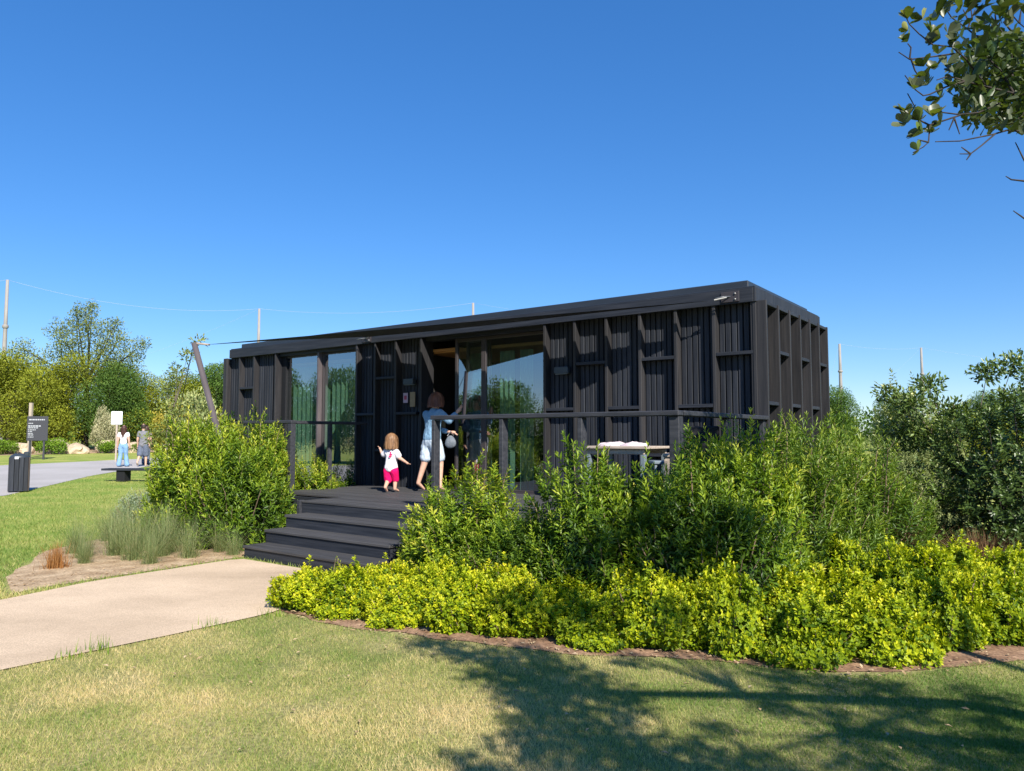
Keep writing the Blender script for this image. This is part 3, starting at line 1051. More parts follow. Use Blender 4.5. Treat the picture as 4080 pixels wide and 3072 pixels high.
ordn = ['first', 'second', 'third', 'fourth', 'fifth', 'sixth', 'seventh', 'eighth', 'ninth', 'tenth', 'eleventh', 'twelfth', 'thirteenth', 'fourteenth']
gold = [
    (-1.78, .33, .92, .90, 'golden mound at the left tip of the low border beside the path'),
    (-1.35, .42, .88, .95, 'golden-green low mound, second from the path in the front row'),
    (-.88, .40, 1.00, 1.05, 'golden low mound, third from the path in the front row'),
    (-.40, .38, .95, 1.0, 'shaded golden-green mound, fourth from the path in the front row'),
    (.08, .42, .98, .95, 'golden-green mound, fifth from the path in the front row'),
    (.56, .36, .95, .95, 'bright golden mound jutting onto the grass, sixth from the path'),
    (1.06, .42, 1.02, 1.05, 'shaded green-gold mound right of the jutting one'),
    (1.52, .42, 1.05, 1.1, 'golden mound in the front row where the border bulges to the lawn'),
    (2.02, .40, 1.10, 1.05, 'golden mound nearest the camera at the bulge of the border'),
    (2.55, .44, 1.05, 1.05, 'golden-green mound right of the border bulge'),
    (3.08, .46, 1.10, 1.05, 'golden mound in the front row near the right picture edge'),
    (3.62, .46, 1.10, 1.05, 'golden mound cut by the right picture edge'),
    (-1.18, 1.02, .95, 1.0, 'golden mound against the right end of the bottom step'),
    (-.62, 1.02, .98, 1.05, 'golden mound in the second row below the rounded shrub'),
    (-.05, 1.0, .95, .95, 'shaded mound in the second row below the dark shrubs'),
    (.50, 1.0, .95, .95, 'green-gold mound in the second row in the middle of the border'),
    (1.02, 1.0, 1.0, 1.1, 'golden mound in the second row right of the dry pale twigs'),
    (1.58, .98, 1.05, 1.15, 'golden mound in the second row behind the border bulge'),
    (2.12, 1.0, 1.10, 1.15, 'bright golden mound in the second row below the willowy shrubs'),
    (2.68, 1.05, 1.10, 1.1, 'golden mound in the second row left of the big dark shrub'),
    (3.28, 1.08, 1.10, 1.1, 'golden mound in the second row below the big dark shrub'),
    (3.90, 1.05, 1.10, 1.1, 'golden mound in the second row at the right picture edge'),
    (2.35, 1.62, 1.05, 1.15, 'golden mound in the third row below the willowy shrubs'),
    (2.92, 1.70, 1.10, 1.15, 'golden mound in the third row left of the brown sedge'),
    (3.55, 1.75, 1.10, 1.1, 'golden mound in the third row in front of the brown sedge'),
    (4.20, 1.75, 1.10, 1.1, 'golden mound in the third row below the dark shrub at right'),
    (4.5, 1.15, 1.10, 1.1, 'golden mound outermost in the second row at right'),
    (2.95, 2.35, 1.0, 1.1, 'golden mound furthest back, left of the brown sedge'),
]
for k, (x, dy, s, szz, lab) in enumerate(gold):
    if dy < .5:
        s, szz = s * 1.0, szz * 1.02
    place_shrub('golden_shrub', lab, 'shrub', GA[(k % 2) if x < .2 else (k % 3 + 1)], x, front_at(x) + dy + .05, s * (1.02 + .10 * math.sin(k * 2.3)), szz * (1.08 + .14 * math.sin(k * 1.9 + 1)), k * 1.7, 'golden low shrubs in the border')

# --- other shrubs
DK = shrub_proto('dark_shrub', 400, M['dark_leaf'], M['dark_bark'], r=1.05, h=2.05, nshoot=900, nleaf=18, ll=.075, lw=.036, slen=.28, upright=.35, lump=.4, fill=.35)
place_shrub('dark_shrub', 'big dark grey-green shrub at the right picture edge', 'shrub', DK, 6.12, 8.85, .98, .93, .4)

OL = shrub_proto('olive_shrub', 410, M['olive'], M['bark'], r=1.0, h=2.4, nshoot=700, nleaf=16, ll=.10, lw=.035, slen=.35, upright=.4, lump=.45, fill=.3)
place_shrub('olive_shrub', 'rounded silvery olive shrub beyond the hedge at right', 'shrub', OL, 7.78, 14.2, .86, 1.06, 0)
place_shrub('olive_shrub', 'low silvery shrub at the left foot of the big dark shrub', 'shrub', OL, 5.15, 9.0, .42, .85, 1.3)
place_shrub('olive_shrub', 'smaller silvery shrub at the foot of the rounded olive one', 'shrub', OL, 6.9, 13.0, .55, .85, 2)
SV = shrub_proto('silver_shrub', 420, M['silver'], r=.5, h=.5, nshoot=300, nleaf=14, ll=.05, lw=.014, slen=.2, upright=.5)
place_shrub('silver_shrub', 'small silver-grey shrub beside the hedge near the bench', 'shrub', SV, -6.35, 12.9, 1.0, 1.1, 0)
place_shrub('silver_shrub', 'faded grey-green twiggy shrub in the golden border', 'shrub', SV, .98, 6.02, .55, 1.1, 1)


# --- tufts of ornamental grass
def tuft_mesh(name, seed, n, h, spread, w, mat, droop=.5, tone=(.1, .9)):
    g = np.random.default_rng(seed)
    az_ = g.uniform(0, 2 * np.pi, n)
    lean = np.abs(g.normal(0, .5, n)) * spread
    hh = h * g.uniform(.3, 1.15, n)
    b = g.normal(0, .055, (n, 2))
    dirx, diry = np.cos(az_), np.sin(az_)
    V, T = [], []
    seg = 4
    sx, sy = -diry, dirx
    tn = g.uniform(*tone, n)
    for k in range(seg):
        t = k / (seg - 1)
        out = lean * (t + droop * t * t) * hh * .7
        zz = hh * (t - .25 * droop * lean * t * t)
        ww = w * (1 - .85 * t) * .5
        cx, cy = b[:, 0] + dirx * out, b[:, 1] + diry * out
        V.append(np.stack([cx - sx * ww, cy - sy * ww, zz], 1))
        V.append(np.stack([cx + sx * ww, cy + sy * ww, zz], 1))
        T += [tn, tn]
    V = np.stack(V, 1)
    F = []
    i = np.arange(n)[:, None] * (2 * seg)
    for k in range(seg - 1):
        F.append(i + np.array([[2 * k, 2 * k + 1, 2 * k + 3]]))
        F.append(i + np.array([[2 * k, 2 * k + 3, 2 * k + 2]]))
    me = mesh_np(name, V.reshape(-1, 3), np.concatenate(F), np.stack(T, 1).ravel())
    me.materials.append(mat)
    return me


TA = [tuft_mesh('feather_tuft%d' % i, 500 + i, 360, .60, 1.35, .0042, M['reed'], .9) for i in range(3)]
TR = tuft_mesh('rust_tuft', 510, 320, .28, .8, .006, M['rust_grass'])
TB = tuft_mesh('brown_tuft', 511, 900, .42, 1.5, .006, M['brown_grass'], .8)
tufts = [
    (-4.75, 9.75, TA[1], 1.0, 'hazy grass tuft behind the middle of the dry bed'),
    (-5.4, 10.4, TA[0], .95, 'hazy grass tuft where the dry bed meets the lawn'),
    (-4.35, 9.25, TA[2], .85, 'grey-green tuft in the front half of the dry bed'),
    (-5.25, 9.15, TA[1], .75, 'low pale tuft left of the middle of the dry bed'),
    (-3.75, 9.6, TA[2], .7, 'thin tuft in the shade of the hedge near the steps'),
    (-5.0, 8.75, TA[2], .6, 'wispy pale tuft behind the rust-orange one'),
    (-4.4, 9.55, TA[0], 1.05, 'feathery tuft in the thick of the dry bed, left of the hedge'),
    (-5.05, 10.75, TA[2], 1.1, 'tall feathery tuft at the back, left of the hedge'),
    (-4.15, 9.9, TA[1], .9, 'grey-green tuft leaning on the hedge foot'),
    (-4.95, 9.35, TA[0], 1.0, 'feathery grass tuft in the middle of the dry bed'),
    (-4.55, 9.0, TA[1], .95, 'feathery grass tuft left of the greenest clump in the dry bed'),
    (-4.22, 8.72, TA[2], .72, 'short green grass tuft nearest the path'),
    (-5.25, 10.1, TA[1], 1.05, 'tall feathery grass tuft at the back of the dry bed'),
    (-4.62, 10.0, TA[2], 1.0, 'feathery grass tuft touching the hedge at the dry bed'),
    (-3.95, 9.15, TA[0], .85, 'grey-green grass tuft right of the path-side clump'),
    (-3.48, 9.35, TA[1], .62, 'slim straw tuft just left of the bottom step'),
    (-5.55, 9.5, TA[2], .9, 'thin feathery grass tuft at the left end of the dry bed'),
    (-5.7, 10.6, TA[0], 1.0, 'feathery grass tuft between lawn and dry bed'),
    (-5.35, 11.2, TA[1], 1.0, 'feathery grass tuft in front of the silver-grey shrub'),
]
for k, (x, y, me, s, lab) in enumerate(tufts):
    o = obj('grass_tuft', me, None, None, (x, y, 0), (0, 0, k * 1.3))
    o.scale = (s, s, s)
    tag(o, lab, 'grass tuft', 'feathery grass tufts by the path')
tag(obj('rust_grass_tuft', TR, None, None, (-5.15, 8.45, 0)), 'small rust-orange grass tuft at the left of the dry bed', 'grass tuft')
for x, y, s, lab in ((4.75, 9.0, 1.1, 'brown sedge clump left of its twin behind the golden border'), (5.35, 8.75, 1.0, 'brown sedge clump at the foot of the big dark shrub')):
    o = obj('brown_sedge', TB, None, None, (x - .62, y - 1.15, 0))
    o.scale = (s, s, s * 1.25)
    tag(o, lab, 'grass tuft', 'brown sedge clumps')
# a lone seedling before the steps
SD = shrub_proto('seedling', 520, M['hedge'], r=.03, h=.34, nshoot=5, nleaf=26, ll=.04, lw=.012, slen=.34, upright=.97, fill=0, lump=.05, zlow=.25)
place_shrub('seedling', 'single leafy shoot standing in front of the steps', 'plant', SD, -1.62, 6.95, 1.15, 1, 0)


# ------------------------------------------------------------------ lawn blades
def inside_poly(x, y, poly):
    c = np.zeros(len(x), bool)
    n = len(poly)
    for i in range(n):
        x0, y0 = poly[i]
        x1, y1 = poly[(i + 1) % n]
        if y0 == y1:
            continue
        hit = ((y0 > y) != (y1 > y)) & (x < (x1 - x0) * (y - y0) / (y1 - y0) + x0)
        c ^= hit
    return c


PATH_POLY = PATH_U + PATH_L[::-1]
BED_POLY = FRONT + BACK[::-1]
BED2 = [(-4.75, 7.05), (-4.35, 7.75), (-3.34, 9.12), (-2.9, 9.9), (-4.6, 13.2), (-5.9, 11.8), (-6.0, 9.6), (-5.35, 7.9)]
ROAD_POLY = [(-26, -4), (-26.5, 12), (-24.5, 22), (-21.4, 31.0), (-18.0, 37.9), (-13.5, 48), (-11.2, 46), (-15.1, 32), (-14.06, 24.9), (-12.1, 17.6), (-13.6, 13), (-15.6, 8), (-17.5, -4)]


def blades(name, x, y, h, w, green, label, mat):
    g = np.random.default_rng(len(x))
    n = len(x)
    a = g.uniform(0, 2 * np.pi, n)
    le = g.uniform(.2, 1.1, n)
    hh = h * g.uniform(.5, 1.25, n)
    dx, dy = np.cos(a) * le * hh, np.sin(a) * le * hh
    fa = g.uniform(0, np.pi, n)
    wx, wy = np.cos(fa) * w * .5, np.sin(fa) * w * .5
    z0 = gza(y) - .004
    V = np.stack([np.stack([x - wx, y - wy, z0], 1), np.stack([x + wx, y + wy, z0], 1), np.stack([x + dx, y + dy, z0 + hh], 1)], 1).reshape(-1, 3)
    F = np.arange(3 * n).reshape(-1, 3)
    tone = np.clip(green + g.normal(0, .15, n), 0, 1)
    o = obj(name, mesh_np(name, V, F, np.repeat(tone, 3)), mat)
    return tag(o, label, 'grass', kind='stuff')


n = 430000
y = 2.9 + rng.random(n) ** 1.15 * 4.1
x = (rng.random(n) * 2 - 1) * (.74 * y + .25)
edge = .14 * (fnoise(x * 5, y * 5, 40) - .42)
keep = ~inside_poly(x, y + edge, PATH_POLY) & ~inside_poly(x, y + .12 * (fnoise(x * 1.7, y * 1.7, 41) - .35), BED_POLY)
bare = fnoise(x * 1.1, y * 1.1, 43) * .6 + fnoise(x * 3.4, y * 3.4, 44) * .4
keep &= rng.random(n) > np.clip((bare - .56) * 4, 0, .75)
x, y = x[keep], y[keep]
dry = .65 + 1.25 * (fnoise(x * .8, y * .8, 50) * .45 + fnoise(x * 3.0, y * 3.0, 51) * .55 - .5) - .36 * np.clip((x - .4) / 2.2, 0, 1)
blades('lawn_grass', x, y, .027, .0036, dry, 'short dry-patched lawn grass in the foreground', M['blade'])
n = 210000
y = 6.6 + rng.random(n) ** 1.4 * 25
x = -(.15 + 1.0 * rng.random(n)) * y
keep = ~inside_poly(x, y, PATH_POLY) & ~inside_poly(x, y, BED2) & ~inside_poly(x, y, ROAD_POLY) & ((y < 9.2) | (x < -.33 * y))
x, y = x[keep], y[keep]
dry = .12 + .55 * (fnoise(x * .5, y * .5, 60) * .5 + fnoise(x * 2.0, y * 2.0, 61) * .5) + .22 * np.clip((8.2 - y) / 1.5, 0, 1)
blades('lawn_grass', x, y, .05, .010, dry, 'green lawn grass between the path and the road', M['blade'])
# a few longer wisps along the path edge
for k, (x0, y0, s) in enumerate(((-2.86, 5.24, .12), (-3.0, 5.08, .07), (-1.98, 6.22, .10), (-2.35, 5.86, .08))):
    o = obj('grass_wisp', tuft_mesh('wisp%d' % k, 530 + k, 40, s, .8, .006, M['juniper']), None, None, (x0, y0, 0))
    tag(o, ['taller grass wisp on the lower path edge, second from the left', 'leftmost small grass wisp on the lower path edge', 'grass wisp beside the left golden mound',
            'small grass wisp midway along the lower path edge'][k], 'grass tuft', 'wisps on the path edge')

# dry leaves and chips littering the bed edge
n = 420
px = np.concatenate([rng.uniform(-5.3, -3.2, n // 2), rng.uniform(-1.9, 3.4, n // 2)])
py = np.concatenate([np.interp(px[:n // 2], [-4.8, -4.3, -3.3], [7.25, 7.85, 9.2]) + np.abs(rng.normal(0, .5, n // 2)),
                     np.array([front_at(a) for a in px[n // 2:]]) + rng.normal(.06, .09, n // 2)])
px[:70], py[:70] = rng.uniform(-2.6, 2.6, 70), rng.uniform(3.5, 5.6, 70)
vv, ff, tt = leaf_cloud(np.stack([px, py, np.where(np.arange(n) < 70, .026, .014)], 1), np.stack([rng.normal(0, 1, n), rng.normal(0, 1, n), rng.uniform(0, .4, n)], 1),
                        np.array([[0, 0, 1.0]]) + rng.normal(0, .2, (n, 3)), rng.uniform(.02, .05, n), .018, rng.random(n))
tag(obj('leaf_litter', mesh_np('leaf_litter', vv, ff, tt), M['dry_leaf']), 'dry leaves and chips scattered along the bed edges', 'leaf litter', kind='stuff')


# ------------------------------------------------------------------ trees
def tree_meshes(seed, H, clumps, leaf, mat, lpc=260, trunk_r=.16, trunk_mat=None, lean=(0, 0), flat=.75, fork=.3, shell=.45):
    """clumps: [(x,y,z,r)] leaf clumps; a trunk with limbs reaches each of them"""
    g = np.random.default_rng(seed)
    parts = []
    top = np.array([lean[0], lean[1], H * fork])
    parts.append(tube_np([(0, 0, -.1), (lean[0] * .3, lean[1] * .3, H * fork * .5), top], [trunk_r * 1.15, trunk_r * .9, trunk_r * .72], 9))
    Vs, Fs, Ts, n = [], [], [], 0
    for (cx, cy, cz, r) in clumps:
        c = np.array([cx, cy, cz])
        mid = top * .45 + c * .55 + g.normal(0, .12 * r, 3) - np.array([0, 0, .1 * r])
        parts.append(tube_np([top * .97, mid, c, c + np.array([0, 0, r * .5])], [trunk_r * .36, trunk_r * .2, trunk_r * .09, .008], 6, False))
        k = int(lpc * (r / np.mean([q[3] for q in clumps])) ** 2)
        d = norm(g.normal(0, 1, (k, 3)))
        rr = r * (shell + (1 - shell) * g.random((k, 1)) ** .6) * (1 + .35 * (fnoise(d[:, 0] * 3 + cx, d[:, 1] * 3 + d[:, 2] * 2, seed)[:, None] - .5) * 2)
        P = c + d * rr * np.array([1, 1, flat])
        D = norm(d * .6 + g.normal(0, .6, (k, 3)) + np.array([0, 0, .25]))
        N = norm(np.array([0, 0, 1.0]) + g.normal(0, .6, (k, 3)) + d * .4)
        tone = np.clip(.45 + .2 * d[:, 2] + g.normal(0, .17, k) + g.normal(0, .08), 0, 1)
        v, f, t = leaf_cloud(P, D, N, leaf * g.uniform(.7, 1.3, k), leaf * .42, tone)
        Vs.append(v); Fs.append(f + n); Ts.append(t); n += len(v)
    a = mesh_np('crown', np.concatenate(Vs), np.concatenate(Fs), np.concatenate(Ts))
    a.materials.append(mat)
    tv, tf = join_np(parts)
    b = mesh_np('trunk', tv, tf, smooth=True)
    b.materials.append(trunk_mat or M['bark'])
    return a, b


def rand_clumps(seed, Rr, z0, z1, n, rmin, rmax, top_taper=.6):
    g = np.random.default_rng(seed)
    out = []
    for i in range(n):
        t = (i + .5) / n
        z = z0 + (z1 - z0) * t
        a = g.uniform(0, 6.283)
        rad = Rr * math.sqrt(g.random()) * (1 - top_taper * t * t)
        out.append((rad * math.cos(a), rad * math.sin(a), z, g.uniform(rmin, rmax)))
    return out


def place_tree(name, label, protos, x, y, s=1.0, rz=0.0, group=None, sz=1.0):
    t = thing(name, label, 'tree', (x, y, gz(y)), rz, group)
    t.scale = (s, s, s * sz)
    c = obj('crown', protos[0], None, t)
    c['kind'] = 'stuff'
    obj('trunk', protos[1], None, t)
    return t


# left background: olive-yellow mass, a tall feathery tree above it, rounded green trees to the right of it
T_mass = [tree_meshes(600 + i, 5.6, rand_clumps(610 + i, 2.6, .8, 5.0, 30, .8, 1.35, .5), .15, M['far_olive'], 800, .2, M['dark_bark'], flat=.85, fork=.25) for i in range(3)]
T_tall = tree_meshes(620, 9.6, [(-1.9, 0, 7.6, .95), (-1.1, .4, 8.2, .8), (-.3, 0, 8.9, .85), (.2, -.4, 7.9, .9), (1.2, .3, 7.8, .9), (1.9, 0, 7.0, .9), (-.8, -.5, 6.8, 1.0), (.6, 0, 6.6, 1.1),
                              (2.9, 0, 6.2, .9), (3.5, .2, 6.9, .55), (-1.9, .2, 6.2, 1.0), (1.5, -.4, 5.8, 1.1), (-3.4, .3, 5.7, .8), (-4.3, 0, 6.5, .75), (-4.9, .2, 5.9, .7), (.1, .1, 9.4, .45),
                              (2.6, .4, 5.2, 1.0), (-.4, .2, 5.3, 1.1), (1.9, -.2, 8.2, .4), (-.9, 0, 9.0, .35)], .165, M['far_grey'], 430, .2, M['dark_bark'], flat=1.0, fork=.45, shell=.05)
T_green = [tree_meshes(630 + i, 5.4, rand_clumps(640 + i, 2.3, 1.3, 4.9, 26, .8, 1.3, .6), .15, M['far_green'], 700, .2, M['dark_bark'], flat=.8, fork=.3) for i in range(2)]
T_bush = [tree_meshes(650 + i, 2.2, rand_clumps(660 + i, 1.1, .4, 1.8, 14, .45, .7, .5), .14, m_, 260, .08, fork=.3) for i, m_ in enumerate((M['far_gold'], M['cream'], M['far_olive'], M['far_green'], M['olive']))]
BG = 'trees across the road at left'
trees = [
    (-38.5, 50, T_mass[0], 1.05, 0.2, 'olive-green bushy tree at the left picture edge'),
    (-34.0, 50, T_mass[1], 1.08, 1.2, 'yellow-olive bushy tree behind the black notice board'),
    (-30.3, 49, T_mass[2], 1.02, 2.9, 'dense yellow-green tree between notice board and white sign'),
    (-26.9, 50, T_green[0], .92, 3.8, 'yellow-green tree right behind the white sign'),
    (-23.8, 52, T_mass[1], 1.05, 4.4, 'brownish olive tree behind the walking people'),
    (-36.5, 55, T_mass[2], 1.1, 5.1, 'olive tree in the second row under the tall pole'),
    (-28.8, 55, T_mass[1], 1.05, 5.9, 'olive tree in the second row beneath the tall feathery tree'),
    (-20.9, 53, T_green[0], 1.02, .5, 'rounded dark green tree left of the leaning mast'),
    (-17.6, 54, T_green[1], 1.08, 1.7, 'rounded green tree showing between mast and cabin'),
    (-23.0, 58, T_green[0], 1.0, 2.7, 'green tree deep behind the brownish olive one'),
    (-13.5, 58, T_green[1], 1.0, 3.7, 'green tree mostly hidden behind the cabin roof'),
]
for x, y, pr, s, rz, lab in trees:
    place_tree('bushy_tree', lab, pr, x, y, s, rz, BG, .80 + .32 * abs(math.sin(x * 1.7)))
place_tree('feathery_tree', 'tall feathery grey-green tree standing above the olive trees', T_tall, -30.6, 53, 1.1, 0, BG)
place_tree('yellow_bush', 'yellow variegated bush right of the walking people', T_bush[0], -19.6, 43.5, 1.15, 0, sz=1.25)
place_tree('cream_bush', 'cream flowering bush left of the white sign', T_bush[1], -25.3, 46, .62, 0, sz=1.7)
place_tree('cream_bush', 'small cream plume bush above the left cream one', T_bush[1], -26.2, 47.5, .5, 1, sz=2.6)
place_tree('pale_bush', 'pale grey-green bush left of the leaning mast', T_bush[4], -11.2, 26.5, .9, 0, sz=1.5)
place_tree('pale_bush', 'pale cream-green bush between mast and cabin wall', T_bush[1], -10.2, 27.5, .75, 1, sz=1.3)
place_tree('young_tree', 'slim young tree with leafy stem beside the mast top', tree_meshes(680, 4.2, [(0, 0, 1.6, .45), (.1, 0, 2.2, .4), (-.1, .1, 2.8, .35), (.25, 0, 3.3, .33), (.55, 0, 3.8, .28), (-.35, 0, 1.3, .4), (.3, 0, 1.2, .4), (.85, 0, 4.25, .22)], .12, M['far_grey'], 150, .05,
                                                                                       fork=.4, shell=.1), -10.35, 22.2, 1.0, 0)
# right background
place_tree('round_tree', 'rounded green tree on the skyline right of the cabin', T_green[0], 20.3, 46, .72, 1.0, 'trees on the right skyline')
place_tree('round_tree', 'green tree on the skyline left of the silvery olive shrub', T_green[1], 24.5, 47, .66, 2.0, 'trees on the right skyline')
place_tree('round_tree', 'low green tree furthest right on the skyline', T_green[0], 29.5, 46, .66, 3.0, 'trees on the right skyline')
place_tree('round_tree', 'green tree on the skyline beside the cabin end wall', T_green[1], 16.2, 47, .72, 4.0, 'trees on the right skyline')
place_tree('yellow_bush', 'yellow-olive bush between the silvery olive shrub and the dark shrub', T_bush[2], 14.6, 23.5, 1.05, 0)
place_tree('yellow_bush', 'dry tan bush behind the dark shrub at right', T_bush[0], 16.2, 25, .8, 1)
place_tree('pale_bush', 'grey bush beyond the lawn gap at right', T_bush[4], 13.2, 24, .6, 2)
# a far belt of wood closing the horizon
gw = np.random.default_rng(88)
nb_ = 330
bx_ = np.linspace(-190, 190, nb_) + gw.normal(0, 1.2, nb_)
by_ = 122 + 14 * np.sin(bx_ * .03) + gw.normal(0, 4, nb_) - .0012 * bx_ ** 2
br_ = gw.uniform(2.2, 4.2, nb_)
Pw, Tw = [], []
for a_, b_, c_ in zip(bx_, by_, br_):
    k_ = 260
    d_ = norm(gw.normal(0, 1, (k_, 3))) * (.45 + .55 * gw.random((k_, 1)) ** .5) * c_
    d_[:, 2] = np.abs(d_[:, 2]) * 1.35 * (.8 + .5 * float(fnoise(np.array([a_ * .06]), np.array([2.0]), 9)[0]))
    Pw.append(d_ + np.array([a_, b_, .9]))
    Tw.append(np.clip(gw.normal(.45, .16, k_) + gw.normal(0, .12), 0, 1))
Pw = np.concatenate(Pw)
vv, ff, tt = leaf_cloud(Pw, gw.normal(0, 1, Pw.shape) + np.array([0, 0, .3]), gw.normal(0, .6, Pw.shape) + np.array([0, -.4, .9]), gw.uniform(.5, .95, len(Pw)), .42, np.concatenate(Tw))
tag(obj('far_wood', mesh_np('far_wood', vv, ff, tt), M['far_green']), 'far belt of green wood along the horizon', 'wood', kind='stuff')
# loose tree over the dark shrub at right: sparse tufts on thin limbs
T_loose = tree_meshes(690, 2.7, [(-.75, -.2, 1.85, .26), (-.35, .1, 2.10, .20), (-.1, 0, 1.75, .26), (.35, 0, 2.28, .20), (.62, 0, 1.9, .26), (.75, .1, 2.38, .22), (1.1, 0, 2.2, .3), (.25, 0, 1.6, .3), (-.7, .1, 1.5, .3), (-.95, 0, 2.0, .16),
                                 (.9, -.2, 1.65, .36), (1.5, 0, 2.4, .3), (-.45, -.1, 1.45, .3)],
                      .075, M['dark_leaf'], 420, .035, fork=.35, shell=.05)
place_tree('sparse_tree', 'sparse tufted tree with bare arching twigs at the right edge', T_loose, 5.85, 9.6, 1.02, 0)
# trees left of the picture, seen only mirrored in the glass
MG = 'trees mirrored in the glass'
for x, y, pr, s, rz, lab in ((-12.6, 8.0, T_green[1], .60, 1, 'rounded green tree seen only mirrored in the right glass'),
                             (-12.2, 6.2, T_green[0], .46, 2, 'lower green tree seen only mirrored at the right of the right glass'),
                             (-13.2, 9.4, T_green[0], .50, 3, 'green tree seen only mirrored at the left of the right glass'),
                             (-30.0, 12.4, T_green[1], .92, 3, 'green tree seen only mirrored in the left window beside its mullion'),
                             (-31.5, 15.6, T_green[0], .90, 4, 'bushy tree seen only mirrored at the left of the left window'),
                             (-29.0, 9.2, T_mass[2], .85, 5, 'olive tree seen only mirrored at the right of the left window')):
    place_tree('mirrored_tree', lab, pr, x, y, s, rz, MG)


# ------------------------------------------------------------------ tree over the camera: branch in view and its shadow on the lawn
def cam_pt(px, py, Y):
    """world point at depth Y on the line of sight of a photo pixel (used to read branch positions off the photograph)"""
    r, u = (px - 2040) / 2940., -(py - 1536) / 2940.
    cp, sp = math.cos(.0669), math.sin(.0669)
    d = np.array([r, cp - u * sp, sp + u * cp])
    return np.array([0, 0, 1.5]) + d * (Y / d[1])


overtree = thing('overhanging_tree', 'leathery-leaved tree reaching in from the upper right corner', 'tree', (4.75, .9, 0))
TO = np.array([4.75, .9, 0])
parts = [tube_np([(0, 0, -.1), (-.05, .05, 1.0), (-.25, .2, 2.1)], [.17, .14, .12], 12)]
fork = np.array([-.25, .2, 2.1]) + TO


def limb(pts, r0, r1, jig=.0):
    pts = [np.asarray(p, float) for p in pts]
    rr = np.linspace(r0, r1, len(pts))
    parts.append(tube_np([tuple(p - TO) for p in pts], rr, 6 if r0 > .02 else 5, False))


c6 = lambda x, y, Y: cam_pt(3500 + x * .54, y * .54, Y)
end = c6(1150, 700, 4.3)
limb([fork, (4.55, 1.7, 2.7), (4.3, 2.5, 3.2), (4.0, 3.3, 3.05), (3.7, 3.9, 3.25), end], .06, .022)
twigs = [
    [(1150, 980, 4.3), (1074, 970, 4.3), (950, 960, 4.25), (850, 990, 4.2), (600, 1040, 4.1), (420, 1045, 4.05)],
    [(860, 990, 4.2), (760, 1075, 4.15), (680, 1135, 4.1), (600, 1135, 4.1)],
    [(680, 1135, 4.1), (650, 1180, 4.1)], [(680, 1135, 4.1), (612, 1085, 4.1)],
    [(1150, 330, 4.5), (1030, 285, 4.45), (900, 270, 4.4), (720, 265, 4.35), (640, 200, 4.3), (540, 130, 4.25), (440, -20, 4.2)],
    [(520, 80, 4.25), (545, -10, 4.25)], [(660, 210, 4.3), (690, 120, 4.3), (680, 40, 4.3)], [(670, 170, 4.3), (625, 70, 4.3)], [(690, 130, 4.3), (715, 70, 4.3)],
    [(930, 270, 4.4), (870, 180, 4.35), (862, 110, 4.3), (910, -10, 4.3)], [(900, -30, 4.4), (960, 80, 4.4), (1040, 170, 4.45), (1150, 260, 4.5)],
    [(1040, 170, 4.45), (1055, 60, 4.45)], [(1000, 250, 4.4), (920, 160, 4.35)], [(800, 230, 4.35), (835, 150, 4.3)],
    [(1150, 700, 4.3), (1000, 690, 4.25), (800, 640, 4.2), (640, 600, 4.15), (520, 560, 4.1), (430, 590, 4.05)],
    [(800, 640, 4.2), (640, 430, 4.15), (540, 345, 4.1), (400, 330, 4.05), (300, 250, 4.0), (230, 180, 4.0), (200, 120, 4.0)],
    [(560, 395, 4.1), (420, 415, 4.05), (230, 438, 4.0), (150, 385, 3.98)], [(230, 438, 4.0), (240, 350, 4.0), (215, 320, 4.0)], [(240, 430, 4.0), (270, 520, 4.0), (310, 580, 4.0)],
    [(640, 600, 4.15), (500, 640, 4.1), (380, 695, 4.05), (330, 705, 4.05), (270, 660, 4.0), (195, 555, 4.0)],
    [(900, 760, 4.25), (740, 830, 4.2), (600, 845, 4.15), (440, 825, 4.1), (270, 790, 4.05), (215, 690, 4.0)],
    [(600, 850, 4.15), (480, 890, 4.1), (380, 920, 4.05), (370, 1050, 4.0), (330, 1085, 4.0), (255, 1125, 4.0)],
    [(370, 1050, 4.0), (290, 1030, 4.0)], [(380, 925, 4.05), (270, 870, 4.0), (190, 820, 4.0)], [(560, 870, 4.1), (600, 990, 4.1)], [(560, 870, 4.1), (520, 960, 4.1)],
    [(1150, 1330, 4.4), (1074, 1335, 4.4), (980, 1325, 4.4), (940, 1300, 4.4)], [(1150, 1300, 4.4), (1074, 1180, 4.4), (1010, 1050, 4.4)], [(1150, 1660, 4.5), (1074, 1610, 4.5), (995, 1555, 4.5)],
    [(1000, 690, 4.25), (900, 520, 4.3), (800, 420, 4.3), (740, 300, 4.3)], [(1000, 690, 4.25), (980, 450, 4.4), (1000, 330, 4.4)], [(1150, 720, 4.3), (1050, 860, 4.3), (940, 940, 4.25)],
]
for tw in twigs:
    limb([c6(*p) for p in tw], .008 if tw[0][0] > 900 else .0055, .0028)
limb([end, c6(1150, 980, 4.3)], .02, .012)
limb([end, c6(1150, 330, 4.5)], .02, .012)
limb([end, c6(1150, 1330, 4.4)], .015, .009)
limb([c6(1150, 1330, 4.4), c6(1150, 1660, 4.5)], .009, .006)
limb([c6(1150, 1330, 4.4), c6(1150, 1300, 4.4)], .009, .006)
